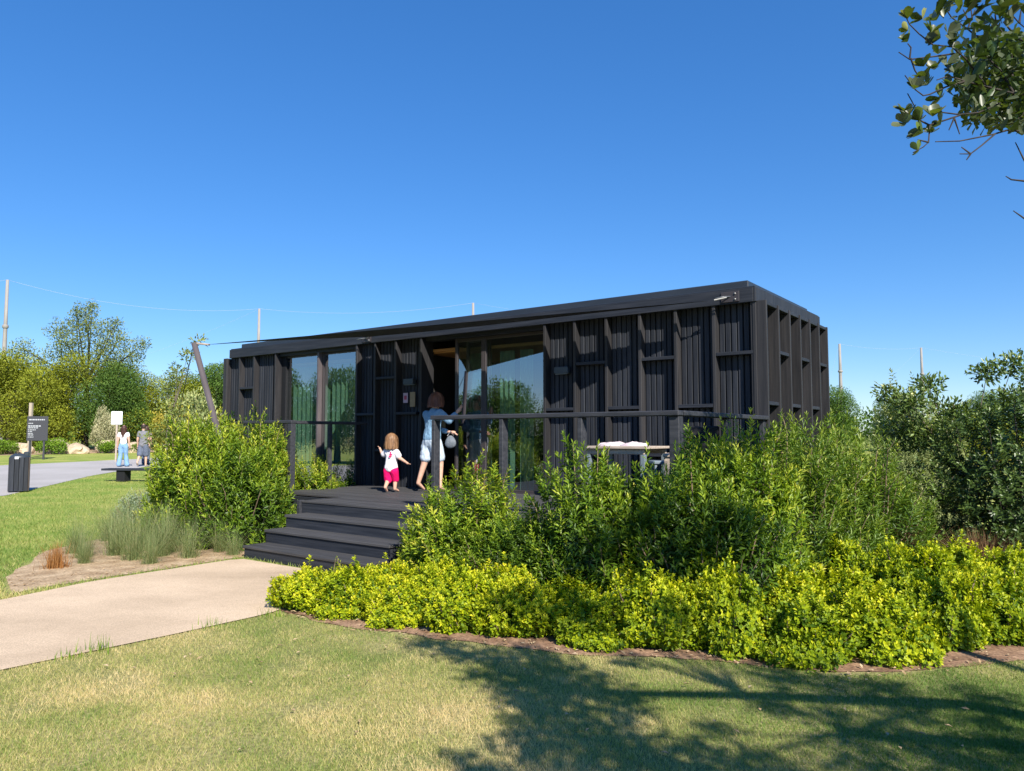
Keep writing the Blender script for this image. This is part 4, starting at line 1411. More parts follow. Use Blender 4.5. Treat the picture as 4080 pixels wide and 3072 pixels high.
# rosettes of leaves (crop coordinates, depth, size, how many leaves)
ros = [(215, 140, 4.0, 1, 5), (325, 140, 4.0, .9, 4), (430, 150, 4.05, 1, 5), (220, 220, 4.0, .7, 3), (215, 310, 4.0, 1, 5), (390, 240, 4.0, 1, 5), (460, 280, 4.05, 1.1, 6), (510, 240, 4.05, 1, 4),
       (560, 310, 4.1, 1.1, 6), (590, 370, 4.1, 1, 5), (440, 400, 4.05, .9, 3), (335, 490, 4.0, 1, 5), (410, 515, 4.0, .9, 3), (350, 570, 4.0, 1, 5), (360, 630, 4.05, 1.1, 6), (265, 655, 4.0, 1, 6),
       (500, 480, 4.1, 1, 4), (560, 530, 4.1, 1, 5), (460, 720, 4.1, 1.15, 6), (530, 640, 4.1, 1, 5), (190, 820, 4.0, .9, 3), (230, 850, 4.0, .9, 3), (180, 905, 4.0, 1, 3), (300, 890, 4.0, 1.1, 6), (400, 860, 4.05, 1.15, 6),
       (460, 920, 4.05, 1, 4), (330, 980, 4.0, 1.1, 6), (390, 980, 4.05, .9, 4), (290, 1110, 4.0, .9, 2), (730, 240, 4.3, 1.1, 6), (770, 200, 4.3, 1, 4), (710, 420, 4.1, 1.2, 8), (840, 290, 4.3, 1.2, 5),
       (700, 560, 4.15, 1.1, 6), (640, 640, 4.15, 1, 5), (980, 300, 4.4, 1, 4), (920, 360, 4.35, 1.1, 5), (1060, 1000, 4.3, 1, 3)]
gr = np.random.default_rng(77)
ros = [(a_, b_, c_, d_, e_ + (4 if a_ < 560 else 2)) for a_, b_, c_, d_, e_ in ros]
for i in range(0):
    ros.append((gr.uniform(600, 1090), gr.uniform(330, 915), gr.uniform(4.1, 4.7), gr.uniform(1.0, 1.25), 4))
lv = np.array([(0, 0, 0), (.30, .18, .02), (.66, .30, .03), (.90, .18, .0), (1, 0, -.02), (.90, -.18, 0), (.66, -.30, .03), (.30, -.18, .02), (.33, 0, -.03), (.68, 0, -.035)])
lf = [(0, 1, 8), (1, 2, 9), (1, 9, 8), (2, 3, 9), (3, 4, 9), (4, 5, 9), (5, 6, 9), (6, 7, 8), (6, 8, 9), (7, 0, 8)]
leafs = []
for k in range(6):
    me = mesh_np('leaf%d' % k, lv * np.array([1, 1, 1 + .4 * (k % 3)]), lf, np.full(10, (.12, .3, .5, .68, .85, .98)[k]), smooth=True)
    me.materials.append(M['branch_leaf'])
    leafs.append(me)
crown_P, crown_D = [], []
nleafobj = 0
for (cx_, cy_, Y_, s_, k_) in ros:
    c = c6(cx_, cy_, Y_)
    ax = Vector(((-.35 if cx_ < 560 else gr.normal(0, .4)) + gr.normal(0, .3), gr.normal(0, .5) - .2, .75 + gr.normal(0, .35))).normalized()
    for q in range(k_):
        sp = Vector(gr.normal(0, 1, 3))
        rad = (sp - ax * sp.dot(ax)).normalized()
        d = (ax * gr.uniform(.5, 1.0) + rad * gr.uniform(.55, 1.0)).normalized()
        up = (ax - d * ax.dot(d)).normalized()
        sd_ = d.cross(up) * -1
        Lf = .072 * s_ * gr.uniform(.75, 1.15)
        mt = Matrix((d, up.cross(d), up)).transposed().to_4x4()
        tn = int(np.clip(gr.normal(3.4 if cx_ < 560 else 1.6, 1.3), 0, 5))  # lit fringe gets paler leaf tones, shaded mass darker ones: light put into colour
        o = obj('leaf', leafs[tn], None, overtree)
        o.matrix_local = Matrix.Translation(Vector(c - TO)) @ mt @ Matrix.Scale(Lf, 4)
        nleafobj += 1

# the part of the crown above and behind the camera: it throws the shade on the lawn
shade = [(-.62, 5.40, .20), (-.40, 5.25, .24), (-.10, 5.10, .24), (.15, 5.15, .18), (-.05, 4.75, .32), (.25, 4.85, .30), (.22, 4.45, .34), (.5, 4.55, .28), (.05, 4.35, .22), (.38, 4.10, .33), (.15, 3.95, .22), (.62, 4.2, .22),
         (.35, 3.70, .36), (.7, 3.55, .34), (.12, 3.55, .25), (-.22, 3.50, .10), (-.1, 3.32, .16), (.95, 3.4, .3), (.55, 3.3, .4), (1.3, 3.3, .3), (1.7, 3.42, .3), (2.1, 3.35, .28), (2.0, 3.7, .2),
         (1.65, 4.68, .26), (1.95, 4.55, .26), (2.25, 4.45, .2), (1.45, 4.15, .16), (1.75, 4.0, .18), (2.15, 4.05, .2), (1.05, 3.85, .14), (2.5, 3.9, .2), (2.7, 4.3, .2), (.75, 5.0, .14), (2.45, 3.45, .3),
         (.1, 5.8, .26), (.45, 5.75, .25), (-.2, 5.95, .18), (1.0, 5.5, .18), (.3, 6.25, .25), (1.2, 6.6, .34), (.7, 7.0, .3), (1.5, 6.9, .28), (.4, 6.8, .24), (.95, 6.35, .24)]
Ps, Ds, Ns, Ls = [], [], [], []
sub = []
K = 1 / math.tan(R(SUN_EL))
for i, (sx_, sy_, rr) in enumerate(shade):
    zc = 3.35 + .45 * gr.random() + (.35 if sx_ > 1 else 0)
    src = np.array([sx_ - HX * K * zc, sy_ - HY * K * zc, zc])
    sub.append(src)
    k = int(3000 * rr * rr) + 26
    d = norm(gr.normal(0, 1, (k, 3))) * (gr.random((k, 1)) ** .5) * rr * np.array([1, .9, .8])
    Ps.append(src + d)
    Ds.append(gr.normal(0, 1, (k, 3)) + np.array([0, 0, .3]))
    Ns.append(gr.normal(0, .6, (k, 3)) + np.array([0, 0, 1]))
    Ls.append(.068 * gr.uniform(.8, 1.25, k))
v, f, t_ = round_leaves(np.concatenate(Ps) - TO, np.concatenate(Ds), np.concatenate(Ns), np.concatenate(Ls), np.concatenate(Ls) * .5, np.clip(gr.normal(.4, .2, sum(map(len, Ps))), 0, 1))
cr_ = obj('crown', mesh_np('overtree_crown', v, f, t_), M['branch_leaf'], overtree)
cr_['kind'] = 'stuff'
k = 2300
q = np.stack([gr.uniform(545, 1180, k), gr.uniform(270, 930, k), gr.uniform(4.15, 5.2, k)], 1)
q = q[(q[:, 0] - 545) / 260 + gr.normal(0, .2, k) > np.abs(q[:, 1] - 620) / 420]
vv, ff, tt = round_leaves(np.array([c6(*a_) for a_ in q]) - TO, gr.normal(0, 1, (len(q), 3)) + np.array([-.2, 0, .3]), gr.normal(0, .5, (len(q), 3)) + np.array([0, 0, 1]),
                        .072 * gr.uniform(.8, 1.2, len(q)), .036, np.clip(gr.normal(.35, .2, len(q)), 0, 1))
inn = obj('inner_leaves', mesh_np('inner_leaves', vv, ff, tt), M['branch_leaf'], overtree)
inn['kind'] = 'stuff'
hub1 = np.array([2.9, .6, 3.3])
hub2 = np.array([2.0, .3, 3.6])
hub3 = np.array([3.4, -.4, 3.7])
limb([fork, (3.9, .9, 2.9), hub1], .09, .05)
limb([hub1, hub2, (1.5, .4, 3.8)], .05, .02)
limb([fork, (4.1, .2, 3.0), hub3], .08, .04)
for s_ in sub:
    hb = min((hub1, hub2, hub3), key=lambda q: np.linalg.norm(q - s_))
    limb([hb, (hb + s_) / 2 + gr.normal(0, .06, 3), s_], .018, .005)
# two bare boughs whose long thin shadows streak over the lawn
for (a, b, z0_, z1_) in (((.85, 5.0), (2.0, 3.5), 3.9, 3.4), ((1.35, 4.75), (2.4, 3.3), 3.9, 3.7)):
    limb([(b[0] - HX * K * z1_, b[1] - HY * K * z1_, z1_), ((a[0] + b[0]) / 2 - HX * K * (z0_ + z1_) / 2, (a[1] + b[1]) / 2 - HY * K * (z0_ + z1_) / 2, (z0_ + z1_) / 2 + .04),
          (a[0] - HX * K * z0_, a[1] - HY * K * z0_, z0_)], .02, .008)
tv, tf = join_np(parts)
obj('trunk', mesh_np('overtree_trunk', tv, tf, smooth=True), M['dark_bark'], overtree)

# ------------------------------------------------------------------ table and chair on the deck
tb = thing('wooden_table', 'bleached wooden table on the deck behind the railing', 'table', W(1.25, -.95, ZD), YAW - math.pi / 2)
for k in range(5):
    cbox('plank', (-.43, -.34 + k * .137, .722), (.43, -.34 + k * .137 + .132, .752), M['plank_wood'], tb, .005)
cbox('apron', (-.38, -.30, .66), (.38, -.27, .72), M['plank_wood'], tb)
cbox('apron', (-.38, .27, .66), (.38, .30, .72), M['plank_wood'], tb)
for sx in (-.36, .36):
    for sy in (-.27, .27):
        cbox('leg', (sx - .028, sy - .028, .0), (sx + .028, sy + .028, .66), M['grey_metal'], tb)


def cloth_heap(seed, lx, ly, h, n=26):
    g = np.random.default_rng(seed)
    xs_ = np.linspace(-1, 1, n)
    V, F = [], []
    for j in range(n):
        for i in range(n):
            a, b = xs_[i], xs_[j]
            e = max(0, 1 - (abs(a) ** 3 + abs(b) ** 3))
            z = h * e ** .5 * (.35 + .9 * float(fnoise(np.array([a * 2.6 + seed]), np.array([b * 2 + seed]), seed)[0]))
            V.append((a * lx * (1 + .06 * math.sin(7 * b)), b * ly, z + .002))
    for j in range(n - 1):
        for i in range(n - 1):
            F.append((j * n + i, j * n + i + 1, (j + 1) * n + i + 1, (j + 1) * n + i))
    return mesh_np('cloth', V, F, smooth=True)


for dx, sd_, lab in ((-.17, 3, 'crumpled white and pink cloth at the left of the table top'), (.13, 9, 'crumpled white cloth at the middle of the table top')):
    q = O + (1.25 - dx) * D1 + (-.98) * D2
    tag(obj('folded_cloth', cloth_heap(sd_, .15, .17, .05), M['white_cloth'], None, (q[0], q[1], ZD + .7525), (0, 0, YAW - math.pi / 2)), lab, 'cloth', 'cloths on the table')

M['chair_seat'] = noise_mat('black_canvas', (.012, .012, .014), (.022, .022, .025), (20, 20, 20), .8)
ch = thing('deck_chair', 'wooden chair with black canvas back behind the corner of the railing', 'chair', W(.12, -1.55, ZD), YAW - math.pi / 2 + .35)
for sx in (-.27, .27):
    cbox('arm_panel', (sx - .035, -.26, .0), (sx + .035, -.20, .66), M['plank_wood'], ch)
    cbox('leg', (sx - .03, .20, .0), (sx + .03, .26, .62), M['plank_wood'], ch)
    cbox('armrest', (sx - .045, -.28, .66), (sx + .045, .28, .69), M['plank_wood'], ch)
cbox('seat', (-.235, -.24, .36), (.235, .25, .42), M['chair_seat'], ch, .02)
cbox('backrest', (-.235, .22, .44), (.235, .265, .98), M['chair_seat'], ch, .015)
gc = thing('metal_stool', 'grey metal stool beside the right end of the table', 'stool', W(.62, -1.25, ZD), 0)
cbox('seat', (-.15, -.15, .56), (.15, .15, .60), M['grey_metal'], gc, .01)
for sx in (-.12, .12):
    for sy in (-.12, .12):
        cbox('leg', (sx - .014, sy - .014, 0), (sx + .014, sy + .014, .56), M['grey_metal'], gc)

# ------------------------------------------------------------------ bin, bench, signs
bn = thing('litter_bin', 'black slatted timber litter bin at the road edge', 'litter bin', (-12.55, 18.9, gz(18.9)), .55)
cbox('body', (-.19, -.19, .06), (.19, .19, .86), M['core'], bn)
for k in range(4):
    a = -.20 + k * .10
    cbox('slat', (a + .006, -.225, .03), (a + .094, -.192, .88), M['black_v'], bn)
    cbox('slat', (.192, a + .006, .03), (.225, a + .094, .88), noise_mat('worn_slat%d' % k, (.05, .035, .03), (.09, .07, .06), (20, 20, 2), .7) if k == 0 else M['black_v'], bn)
    cbox('slat', (a + .006, .192, .03), (a + .094, .225, .88), M['black_v'], bn)
    cbox('slat', (-.225, a + .006, .03), (-.192, a + .094, .88), M['black_v'], bn)
vv, ff = lathe_np([(.0, .98), (.10, .97), (.19, .93), (.225, .885), (.22, .84), (.20, .84)], 20)
obj('lid', mesh_np('lid', vv, ff, smooth=True), M['lampbox'], bn)
cbox('hood', (.08, -.10, .88), (.20, .10, 1.02), M['lampbox'], bn, .02)
cbox('sticker', (-.10, -.233, .84), (-.02, -.2255, .90), flat_mat('white_sticker', (.75, .76, .78), .5), bn, .001)

be = thing('plank_bench', 'black plank bench on the lawn below the walking people', 'bench', (-11.0, 22.2, gz(22.2)), -.12)
for k in range(3):
    cbox('seat_plank', (-1.25, -.21 + k * .145, .34), (1.25, -.21 + k * .145 + .136, .40), M['black_h'], be)
cbox('leg', (-.80, -.16, 0), (-.53, .16, .338), M['core'], be, .01)
cbox('leg', (.53, -.16, 0), (.80, .16, .338), M['core'], be, .01)

ns = thing('notice_board', 'charcoal notice board with pale lettering on two posts', 'sign', (-23.3, 36.3, gz(36.3)), .18)
m_slate = flat_mat('charcoal_panel', (.055, .055, .065), .55)
m_ink = flat_mat('pale_ink', (.42, .43, .46), .6)
cbox('panel', (-.47, -.03, .92), (.47, .0, 2.12), m_slate, ns, .006)
for sx in (-.33, .30):
    cbox('post', (sx - .04, .002, 0), (sx + .04, .07, 2.0), m_slate, ns)
g = np.random.default_rng(5)
for (z, L_, hh, x0) in ((1.95, .70, .060, -.38), (1.77, .20, .045, -.40), (1.64, .56, .06, -.41), (1.55, .44, .045, -.41), (1.45, .34, .04, -.41), (1.37, .22, .035, -.41), (1.28, .26, .035, -.41), (1.20, .24, .035, -.41), (1.10, .26, .035, -.41)):
    x_ = x0
    while x_ < x0 + L_ - .03:
        w_ = float(g.uniform(.05, .13))
        w_ = min(w_, x0 + L_ - x_)
        cbox('lettering', (x_, -.0335, z - hh / 2), (x_ + w_, -.0305, z + hh / 2), m_ink, ns, .0005)
        x_ += w_ + .022
tag(cbox('wooden_stake', (-24.82, 37.9, gz(37.9)), (-24.68, 38.04, 3.15), M['plank_wood']), 'bare wooden stake standing behind the charcoal notice board', 'stake')
ws = thing('white_sign', 'blank white square sign on a thin wooden post', 'sign', (-18.35, 34.3, gz(34.3)), .1)
cbox('post', (-.035, .0, 0), (.035, .05, 1.95), M['plank_wood'], ws)
cbox('panel', (-.245, -.025, 1.72), (.245, -.002, 2.32), flat_mat('white_panel', (.82, .83, .85), .5), ws, .004)


# boulders and junipers along the bed
def boulder(seed, s):
    g = np.random.default_rng(seed)
    bm = bmesh.new()
    bmesh.ops.create_icosphere(bm, subdivisions=3, radius=1.0)
    for v_ in bm.verts:
        c = np.array(v_.co)
        k = 1 + .35 * (float(fnoise(np.array([c[0] * 1.6 + seed + c[2]]), np.array([c[1] * 1.6 + 9 - c[2]]), seed)[0]) - .5) * 2
        v_.co = Vector((c[0] * s[0] * k, c[1] * s[1] * k, max(c[2], -.4) * s[2] * k))
    me = bpy.data.meshes.new('boulder')
    bm.to_mesh(me)
    bm.free()
    return me


BM = [boulder(700 + i, s) for i, s in enumerate(((.9, .7, .55), (.7, .6, .7), (1.2, .7, .45)))]
for me in BM:
    me.materials.append(M['sandstone'])
bl = [(-28.9, 43.5, 0, 1.0, 'boulder left of the notice board post'), (-27.2, 44.2, 1, 1.0, 'tall boulder right of the notice board'), (-25.9, 44.0, 2, .95, 'long flat boulder under the cream bush'),
      (-24.6, 45.0, 1, .9, 'small upright boulder right of the cream bush'), (-23.2, 45.6, 0, 1.0, 'boulder left of the woman in jeans'), (-31.2, 42.5, 2, 1.0, 'long boulder near the left picture edge'),
      (-21.3, 46.6, 2, .9, 'boulder at the feet of the yellow bush'), (-30.0, 43.6, 1, .8, 'small boulder second from the left edge')]
for x, y, k, s, lab in bl:
    o = obj('boulder', BM[k], None, None, (x, y, gz(y) + .12), (0, 0, x))
    o.scale = (s, s, s)
    tag(o, 'sandstone ' + lab, 'boulder', 'sandstone boulders along the bed')
JU = tree_meshes(720, 1.0, rand_clumps(721, .75, .3, .75, 11, .28, .42, .3), .13, M['juniper'], 170, .04, fork=.2, flat=.7)
for x, y, s, lab in ((-30.4, 42.6, 1.15, 'bright green low juniper at the left picture edge'), (-26.6, 42.7, 1.0, 'bright green low juniper right of the notice board'),
                     (-24.1, 44.3, .8, 'small green juniper under the cream bush'), (-22.5, 45.2, .75, 'small green juniper beside the woman in jeans'), (-19.0, 45.5, .9, 'green juniper right of the walking people'),
                     (-29.0, 42.2, .9, 'bright juniper just left of the notice board')):
    t = thing('juniper', lab, 'shrub', (x, y, gz(y)), x, 'low junipers along the bed')
    t.scale = (s, s, s)
    fo = obj('foliage', JU[0], None, t)
    fo['kind'] = 'stuff'
    obj('stems', JU[1], None, t)

# ------------------------------------------------------------------ tall net poles and cables
def pole(x, y, z, lab, r=.17):
    t = thing('net_pole', lab, 'pole', (x, y, gz(y)), 0, 'tall net poles')
    vv, ff = lathe_np([(r * 1.25, -.2), (r * 1.2, z * .5), (r, z * .72), (r * .8, z), (0, z + .02)], 10)
    obj('shaft', mesh_np('shaft', vv, ff, smooth=True), M['pole'], t)
    vv, ff = lathe_np([(r * 1.3, z * .7), (r * 1.6, z * .7 + .1), (r * 1.6, z * .7 + .3), (r * 1.3, z * .7 + .4)], 10)
    obj('collar', mesh_np('collar', vv, ff), M['pole'], t)
    return np.array([x, y, z + gz(y)])


def polepos(px, py, Y):
    return cam_pt(px, py, Y)


p1 = polepos(30, 1115, 80)
p2 = polepos(1033, 1230, 95)
p3 = polepos(1885, 1207, 92)
p4 = polepos(3345, 1370, 140)
p5 = polepos(3670, 1385, 150)
p0 = polepos(-700, 1080, 70)
pole(p1[0], p1[1], p1[2] - .63, 'tall pale pole at the left picture edge', .19)
pole(p2[0], p2[1], p2[2] - .63, 'tall pale pole rising behind the left end of the roof', .19)
pole(p3[0], p3[1], p3[2] - .63, 'pale pole tip above the middle of the roof', .19)
pole(p4[0], p4[1], p4[2] - .63, 'tall pale pole right of the cabin end wall', .28)
pole(p5[0], p5[1], p5[2] - .63, 'tall pale pole above the silvery olive shrub', .26)


def cable(a, b, sag, r, lab):
    pts = [a + (b - a) * t + np.array([0, 0, -4 * sag * t * (1 - t)]) for t in np.linspace(0, 1, 24)]
    vv, ff = tube_np(pts, [r] * 24, 5)
    tag(obj('cable', mesh_np('cable', vv, ff, smooth=True), M['wire']), lab, 'cable', 'cables between the net poles')


cable(p1, p2, 1.4, .013, 'long sagging cable between the two left poles')
cable(p2, p3, .9, .013, 'cable between the poles above the roof')
cable(p0, p1, .8, .012, 'short cable running off the left picture edge')
cable(p2, polepos(560, 1420, 96), .3, .008, 'thin guy cable slanting down left from the second pole')
cable(p3, polepos(2600, 1300, 140), .4, .008, 'thin cable slanting down right behind the roof')
cable(p4, p5, .6, .013, 'cable between the two right poles')
cable(p5, polepos(4300, 1460, 150), .5, .011, 'thin cable running right from the rightmost pole')
cable(p5, polepos(3480, 1560, 150), .2, .008, 'thin guy cable slanting down left of the rightmost pole')
cable(p4, polepos(3290, 1560, 140), .2, .010, 'dark guy cable beside the cabin end wall')


# ------------------------------------------------------------------ people
_ico = None


def ico_pts():
    global _ico
    if _ico is None:
        bm = bmesh.new()
        bmesh.ops.create_icosphere(bm, subdivisions=2, radius=1.0)
        _ico = np.array([v_.co[:] for v_ in bm.verts])
        bm.free()
    return _ico


def skin_np(nodes, edges, root, vox=None, smooth=5, lumps=0.0):
    """one continuous surface round a jointed skeleton: nodes {key:((x,y,z), rx, ry)}, edges between keys.
    Tapered limbs are hulled between ellipsoids, then fused by a voxel remesh and smoothed."""
    bm = bmesh.new()
    P0 = ico_pts()
    for a, b_ in edges:
        vs = []
        for k in (a, b_):
            c, rx, ry = nodes[k]
            for p in P0:
                vs.append(bm.verts.new((c[0] + p[0] * rx, c[1] + p[1] * ry, c[2] + p[2] * min(rx, ry))))
        r_ = bmesh.ops.convex_hull(bm, input=vs)
        bmesh.ops.delete(bm, geom=[g_ for g_ in r_['geom_interior'] if isinstance(g_, bmesh.types.BMVert)], context='VERTS')
    me = bpy.data.meshes.new('sk')
    bm.to_mesh(me)
    bm.free()
    o = bpy.data.objects.new('sk', me)
    link(o)
    md = o.modifiers.new('r', 'REMESH')
    md.mode = 'VOXEL'
    hh = max(v_[0][2] for v_ in nodes.values()) - min(v_[0][2] for v_ in nodes.values())
    md.voxel_size = vox or max(.006, .0085 * hh)
    sm = o.modifiers.new('s', 'SMOOTH')
    sm.factor = .5
    sm.iterations = smooth
    bpy.context.view_layer.update()
    dg = bpy.context.evaluated_depsgraph_get()
    ev = o.evaluated_get(dg)
    m2 = ev.to_mesh()
    m2.calc_loop_triangles()
    V = np.array([v_.co[:] for v_ in m2.vertices])
    F = np.array([t_.vertices[:] for t_ in m2.loop_triangles])
    ev.to_mesh_clear()
    bpy.data.objects.remove(o)
    bpy.data.meshes.remove(me)
    if lumps:
        cl = fnoise(V[:, 0] * 26 + V[:, 1] * 9, V[:, 2] * 17 + V[:, 1] * 21, 5) - .5
        c = V.mean(0)
        d = V - c
        d[:, 2] = 0
        V = V + norm(d) * (cl * lumps)[:, None]
    return V, F


def hand_np(wrist, dirv, side, s):
    """palm with five bent fingers; dirv along the hand, side = +1 thumb to the given axis"""
    w = Vector(wrist)
    d = Vector(dirv).normalized()
    a = d.cross(Vector((0, .3, 1))).normalized() * side
    nrm = d.cross(a).normalized()
    out = [tube_np([w - d * .01 * s, w + d * .02 * s, w + d * .05 * s], [.011 * s, .019 * s, .018 * s], 8)]
    for k, ln in enumerate((.040, .046, .043, .034)):
        b = w + d * .046 * s + a * (.0165 - k * .011) * s
        e1 = b + d * ln * .55 * s + nrm * .004 * s
        e2 = e1 + (d * .75 + nrm * .55).normalized() * ln * .5 * s
        out.append(tube_np([b, e1, e2], [.0055 * s, .005 * s, .004 * s], 6))
    b = w + d * .015 * s + a * .014 * s
    e1 = b + (d * .6 + a * .8).normalized() * .024 * s
    out.append(tube_np([b, e1, e1 + (d * .9 + a * .2).normalized() * .02 * s], [.0065 * s, .006 * s, .0045 * s], 6))
    return out


def hair_np(c, r, length, back_len, seed, wave=.06, vol=1.18, flare=1.0):
    g = np.random.default_rng(seed)
    n, m = 64, 18
    V, F = [], []
    ph = g.uniform(0, 6.28, 8)
    for j in range(m + 1):
        t = j / m
        for i in range(n):
            th = 2 * math.pi * i / n
            front = max(0, math.sin(th))            # +y is the face
            ln = (length * (1 - front) + .35 * r * front) if front > .35 else back_len * (1 - front) + length * front
            if front > .35:
                ln = -.25 * r + (length + .25 * r) * max(0, (0.75 - front) / .4) if front < .75 else -.25 * r
            zt = vol * r * 1.05
            z = zt - (zt + ln) * t
            if z > 0:
                rr = vol * r * math.sqrt(max(0, 1 - (z / (vol * r * 1.06)) ** 2))
            else:
                rr = vol * r * (1 + .10 * flare * min(1, -z / r))
                rr *= 1 - .12 * (1 - flare) * (-z / max(r, ln))
            str_ = 1 + wave * (math.sin(9 * th + ph[0] + 2 * t) * .5 + math.sin(17 * th + ph[1] - 3 * t) * .35 + math.sin(31 * th + ph[2]) * .3) * min(1, t * 2.2)
            rr *= str_
            V.append((c[0] + rr * .92 * math.cos(th), c[1] + rr * 1.0 * math.sin(th) - .03 * r, c[2] + z + .25 * r * wave * 3 * math.sin(13 * th + ph[3]) * t * t))
    for j in range(m):
        for i in range(n):
            i2 = (i + 1) % n
            F.append((j * n + i, j * n + i2, (j + 1) * n + i2))
            F.append((j * n + i, (j + 1) * n + i2, (j + 1) * n + i))
    V, F = np.array(V), np.array(F)
    out = [(V, F)]
    G = V.reshape(m + 1, n, 3)
    cc = np.array([c[0], c[1] - .03 * r])
    for q in range(300):
        i0 = g.uniform(0, n)
        drift = g.normal(0, 1.6)
        wd = r * g.uniform(.05, .10)
        lift = 1 + abs(g.normal(.02, .035))
        t0, t1 = g.uniform(.02, .4), g.uniform(.85, 1.07)
        pts = []
        for k in range(7):
            t = t0 + (t1 - t0) * k / 6
            ii = (i0 + drift * t + .5 * math.sin(t * 5 + q)) % n
            jj = min(t, 1) * m
            j0, i_ = min(int(jj), m - 1), int(ii)
            p = G[j0, i_] * (1 - jj + j0) + G[j0 + 1, i_] * (jj - j0)
            p = np.array([cc[0] + (p[0] - cc[0]) * lift, cc[1] + (p[1] - cc[1]) * lift, p[2] - max(0, t - 1) * r * 1.5])
            pts.append(p)
        sv = norm(np.array([-(pts[3][1] - cc[1]), pts[3][0] - cc[0], 0.0]) + 1e-6)
        vv_ = []
        for k, p in enumerate(pts):
            w_ = wd * (1 - .6 * k / 6) * .5
            vv_ += [p - sv * w_, p + sv * w_]
        ff_ = []
        for k in range(6):
            ff_ += [(2 * k, 2 * k + 1, 2 * k + 3), (2 * k, 2 * k + 3, 2 * k + 2)]
        out.append((np.array(vv_), np.array(ff_)))
    return join_np(out)


def person(label, loc, heading, H, J, top, bottom, hair, group=None, shoes=None, head_r=.058, extra=None, detail=True):
    """J: joint positions for a body of height 1 facing +y; heading: angle of +y"""
    t = thing('person', label, 'person', loc, heading, group)
    b = {k: tuple(np.array(v_[0]) * H) for k, v_ in J.items()}
    N_ = {k: (b[k], v_[1] * H, v_[2] * H) for k, v_ in J.items()}
    ed = [('pelvis', 'waist'), ('waist', 'chest'), ('chest', 'neck'), ('neck', 'jaw'), ('jaw', 'head'), ('head', 'crown')]
    for s in 'lr':
        ed += [('chest', 'sh' + s), ('sh' + s, 'el' + s), ('el' + s, 'wr' + s), ('pelvis', 'hip' + s), ('hip' + s, 'kn' + s), ('kn' + s, 'an' + s), ('an' + s, 'toe' + s)]
    V, F = skin_np(N_, ed, 'pelvis', max(.006, .0065 * H), 4)
    prt = [(V, F)]
    for s, sg in (('l', -1), ('r', 1)):
        w, e = np.array(b['wr' + s]), np.array(b['el' + s])
        prt += hand_np(w, w - e, -sg, H)
    hc = np.array(b['head'])
    prt.append(tube_np([hc + np.array([0, .045, .004]) * H, hc + np.array([0, .066, -.012]) * H, hc + np.array([0, .055, -.018]) * H], [.006 * H, .009 * H, .006 * H], 7))
    for sg in (-1, 1):
        prt.append(tube_np([hc + np.array([sg * .048, -.004, .008]) * H, hc + np.array([sg * .056, -.010, .0]) * H, hc + np.array([sg * .049, -.006, -.014]) * H], [.008 * H, .011 * H, .006 * H], 7))
    V, F = join_np(prt)
    obj('body', mesh_np('body', V, F, smooth=True), M['skin'], t)
    for sg in (-1, 1):
        v_, f_ = lathe_np([(0, -.007 * H), (.006 * H, -.003 * H), (.006 * H, .003 * H), (0, .007 * H)], 8)
        obj('eye', mesh_np('eye', v_, f_, smooth=True), M['eye'], t, tuple(hc + np.array([sg * .020, .049, .008]) * H))
    v_, f_ = tube_np([hc + np.array([-.014, .047, -.032]) * H, hc + np.array([0, .053, -.034]) * H, hc + np.array([.014, .047, -.032]) * H], [.002 * H, .004 * H, .002 * H], 6)
    obj('mouth', mesh_np('mouth', v_, f_), M['lip'], t)

    def shell(name, part, mat):
        nodes, edges, root, grow = part
        nn = {}
        for k, q in nodes.items():
            if isinstance(q, tuple):            # (joint a, joint b, fraction, rx, ry)
                p = np.array(b[q[0]]) * (1 - q[2]) + np.array(b[q[1]]) * q[2]
                nn[k] = (tuple(p), q[3] * H, q[4] * H)
            else:
                nn[k] = (b[k], J[k][1] * H * q, J[k][2] * H * q)
        v_, f_ = skin_np(nn, edges, root, max(.0075, .0075 * H), 3, .014 * H)
        obj(name, mesh_np(name, v_, f_, smooth=True), mat, t)
    for nm, part, mat in top + bottom:
        shell(nm, part, mat)
    hv, hf = hair_np(hc + np.array([0, 0, .006 * H]), head_r * H, hair['len'] * H, hair['back'] * H, hair['seed'], hair.get('wave', .06), hair.get('vol', 1.2), hair.get('flare', 1))
    obj('hair', mesh_np('hair', hv, hf, smooth=True), hair['mat'], t)
    if shoes:
        for s in 'lr':
            a, q = np.array(b['an' + s]), np.array(b['toe' + s])
            v_, f_ = skin_np({'a': (tuple(a * .75 + q * .25 - np.array([0, 0, .018 * H])), .026 * H, .022 * H), 'h': (tuple(a - (q - a) * .15 - np.array([0, 0, .026 * H])), .022 * H, .02 * H), 'c': (tuple(q), .025 * H, .017 * H)},
                             [('h', 'a'), ('a', 'c')], 'a')
            obj('shoe', mesh_np('shoe', v_, f_, smooth=True), shoes, t)
    if extra:
        extra(t, b, H)
    return t


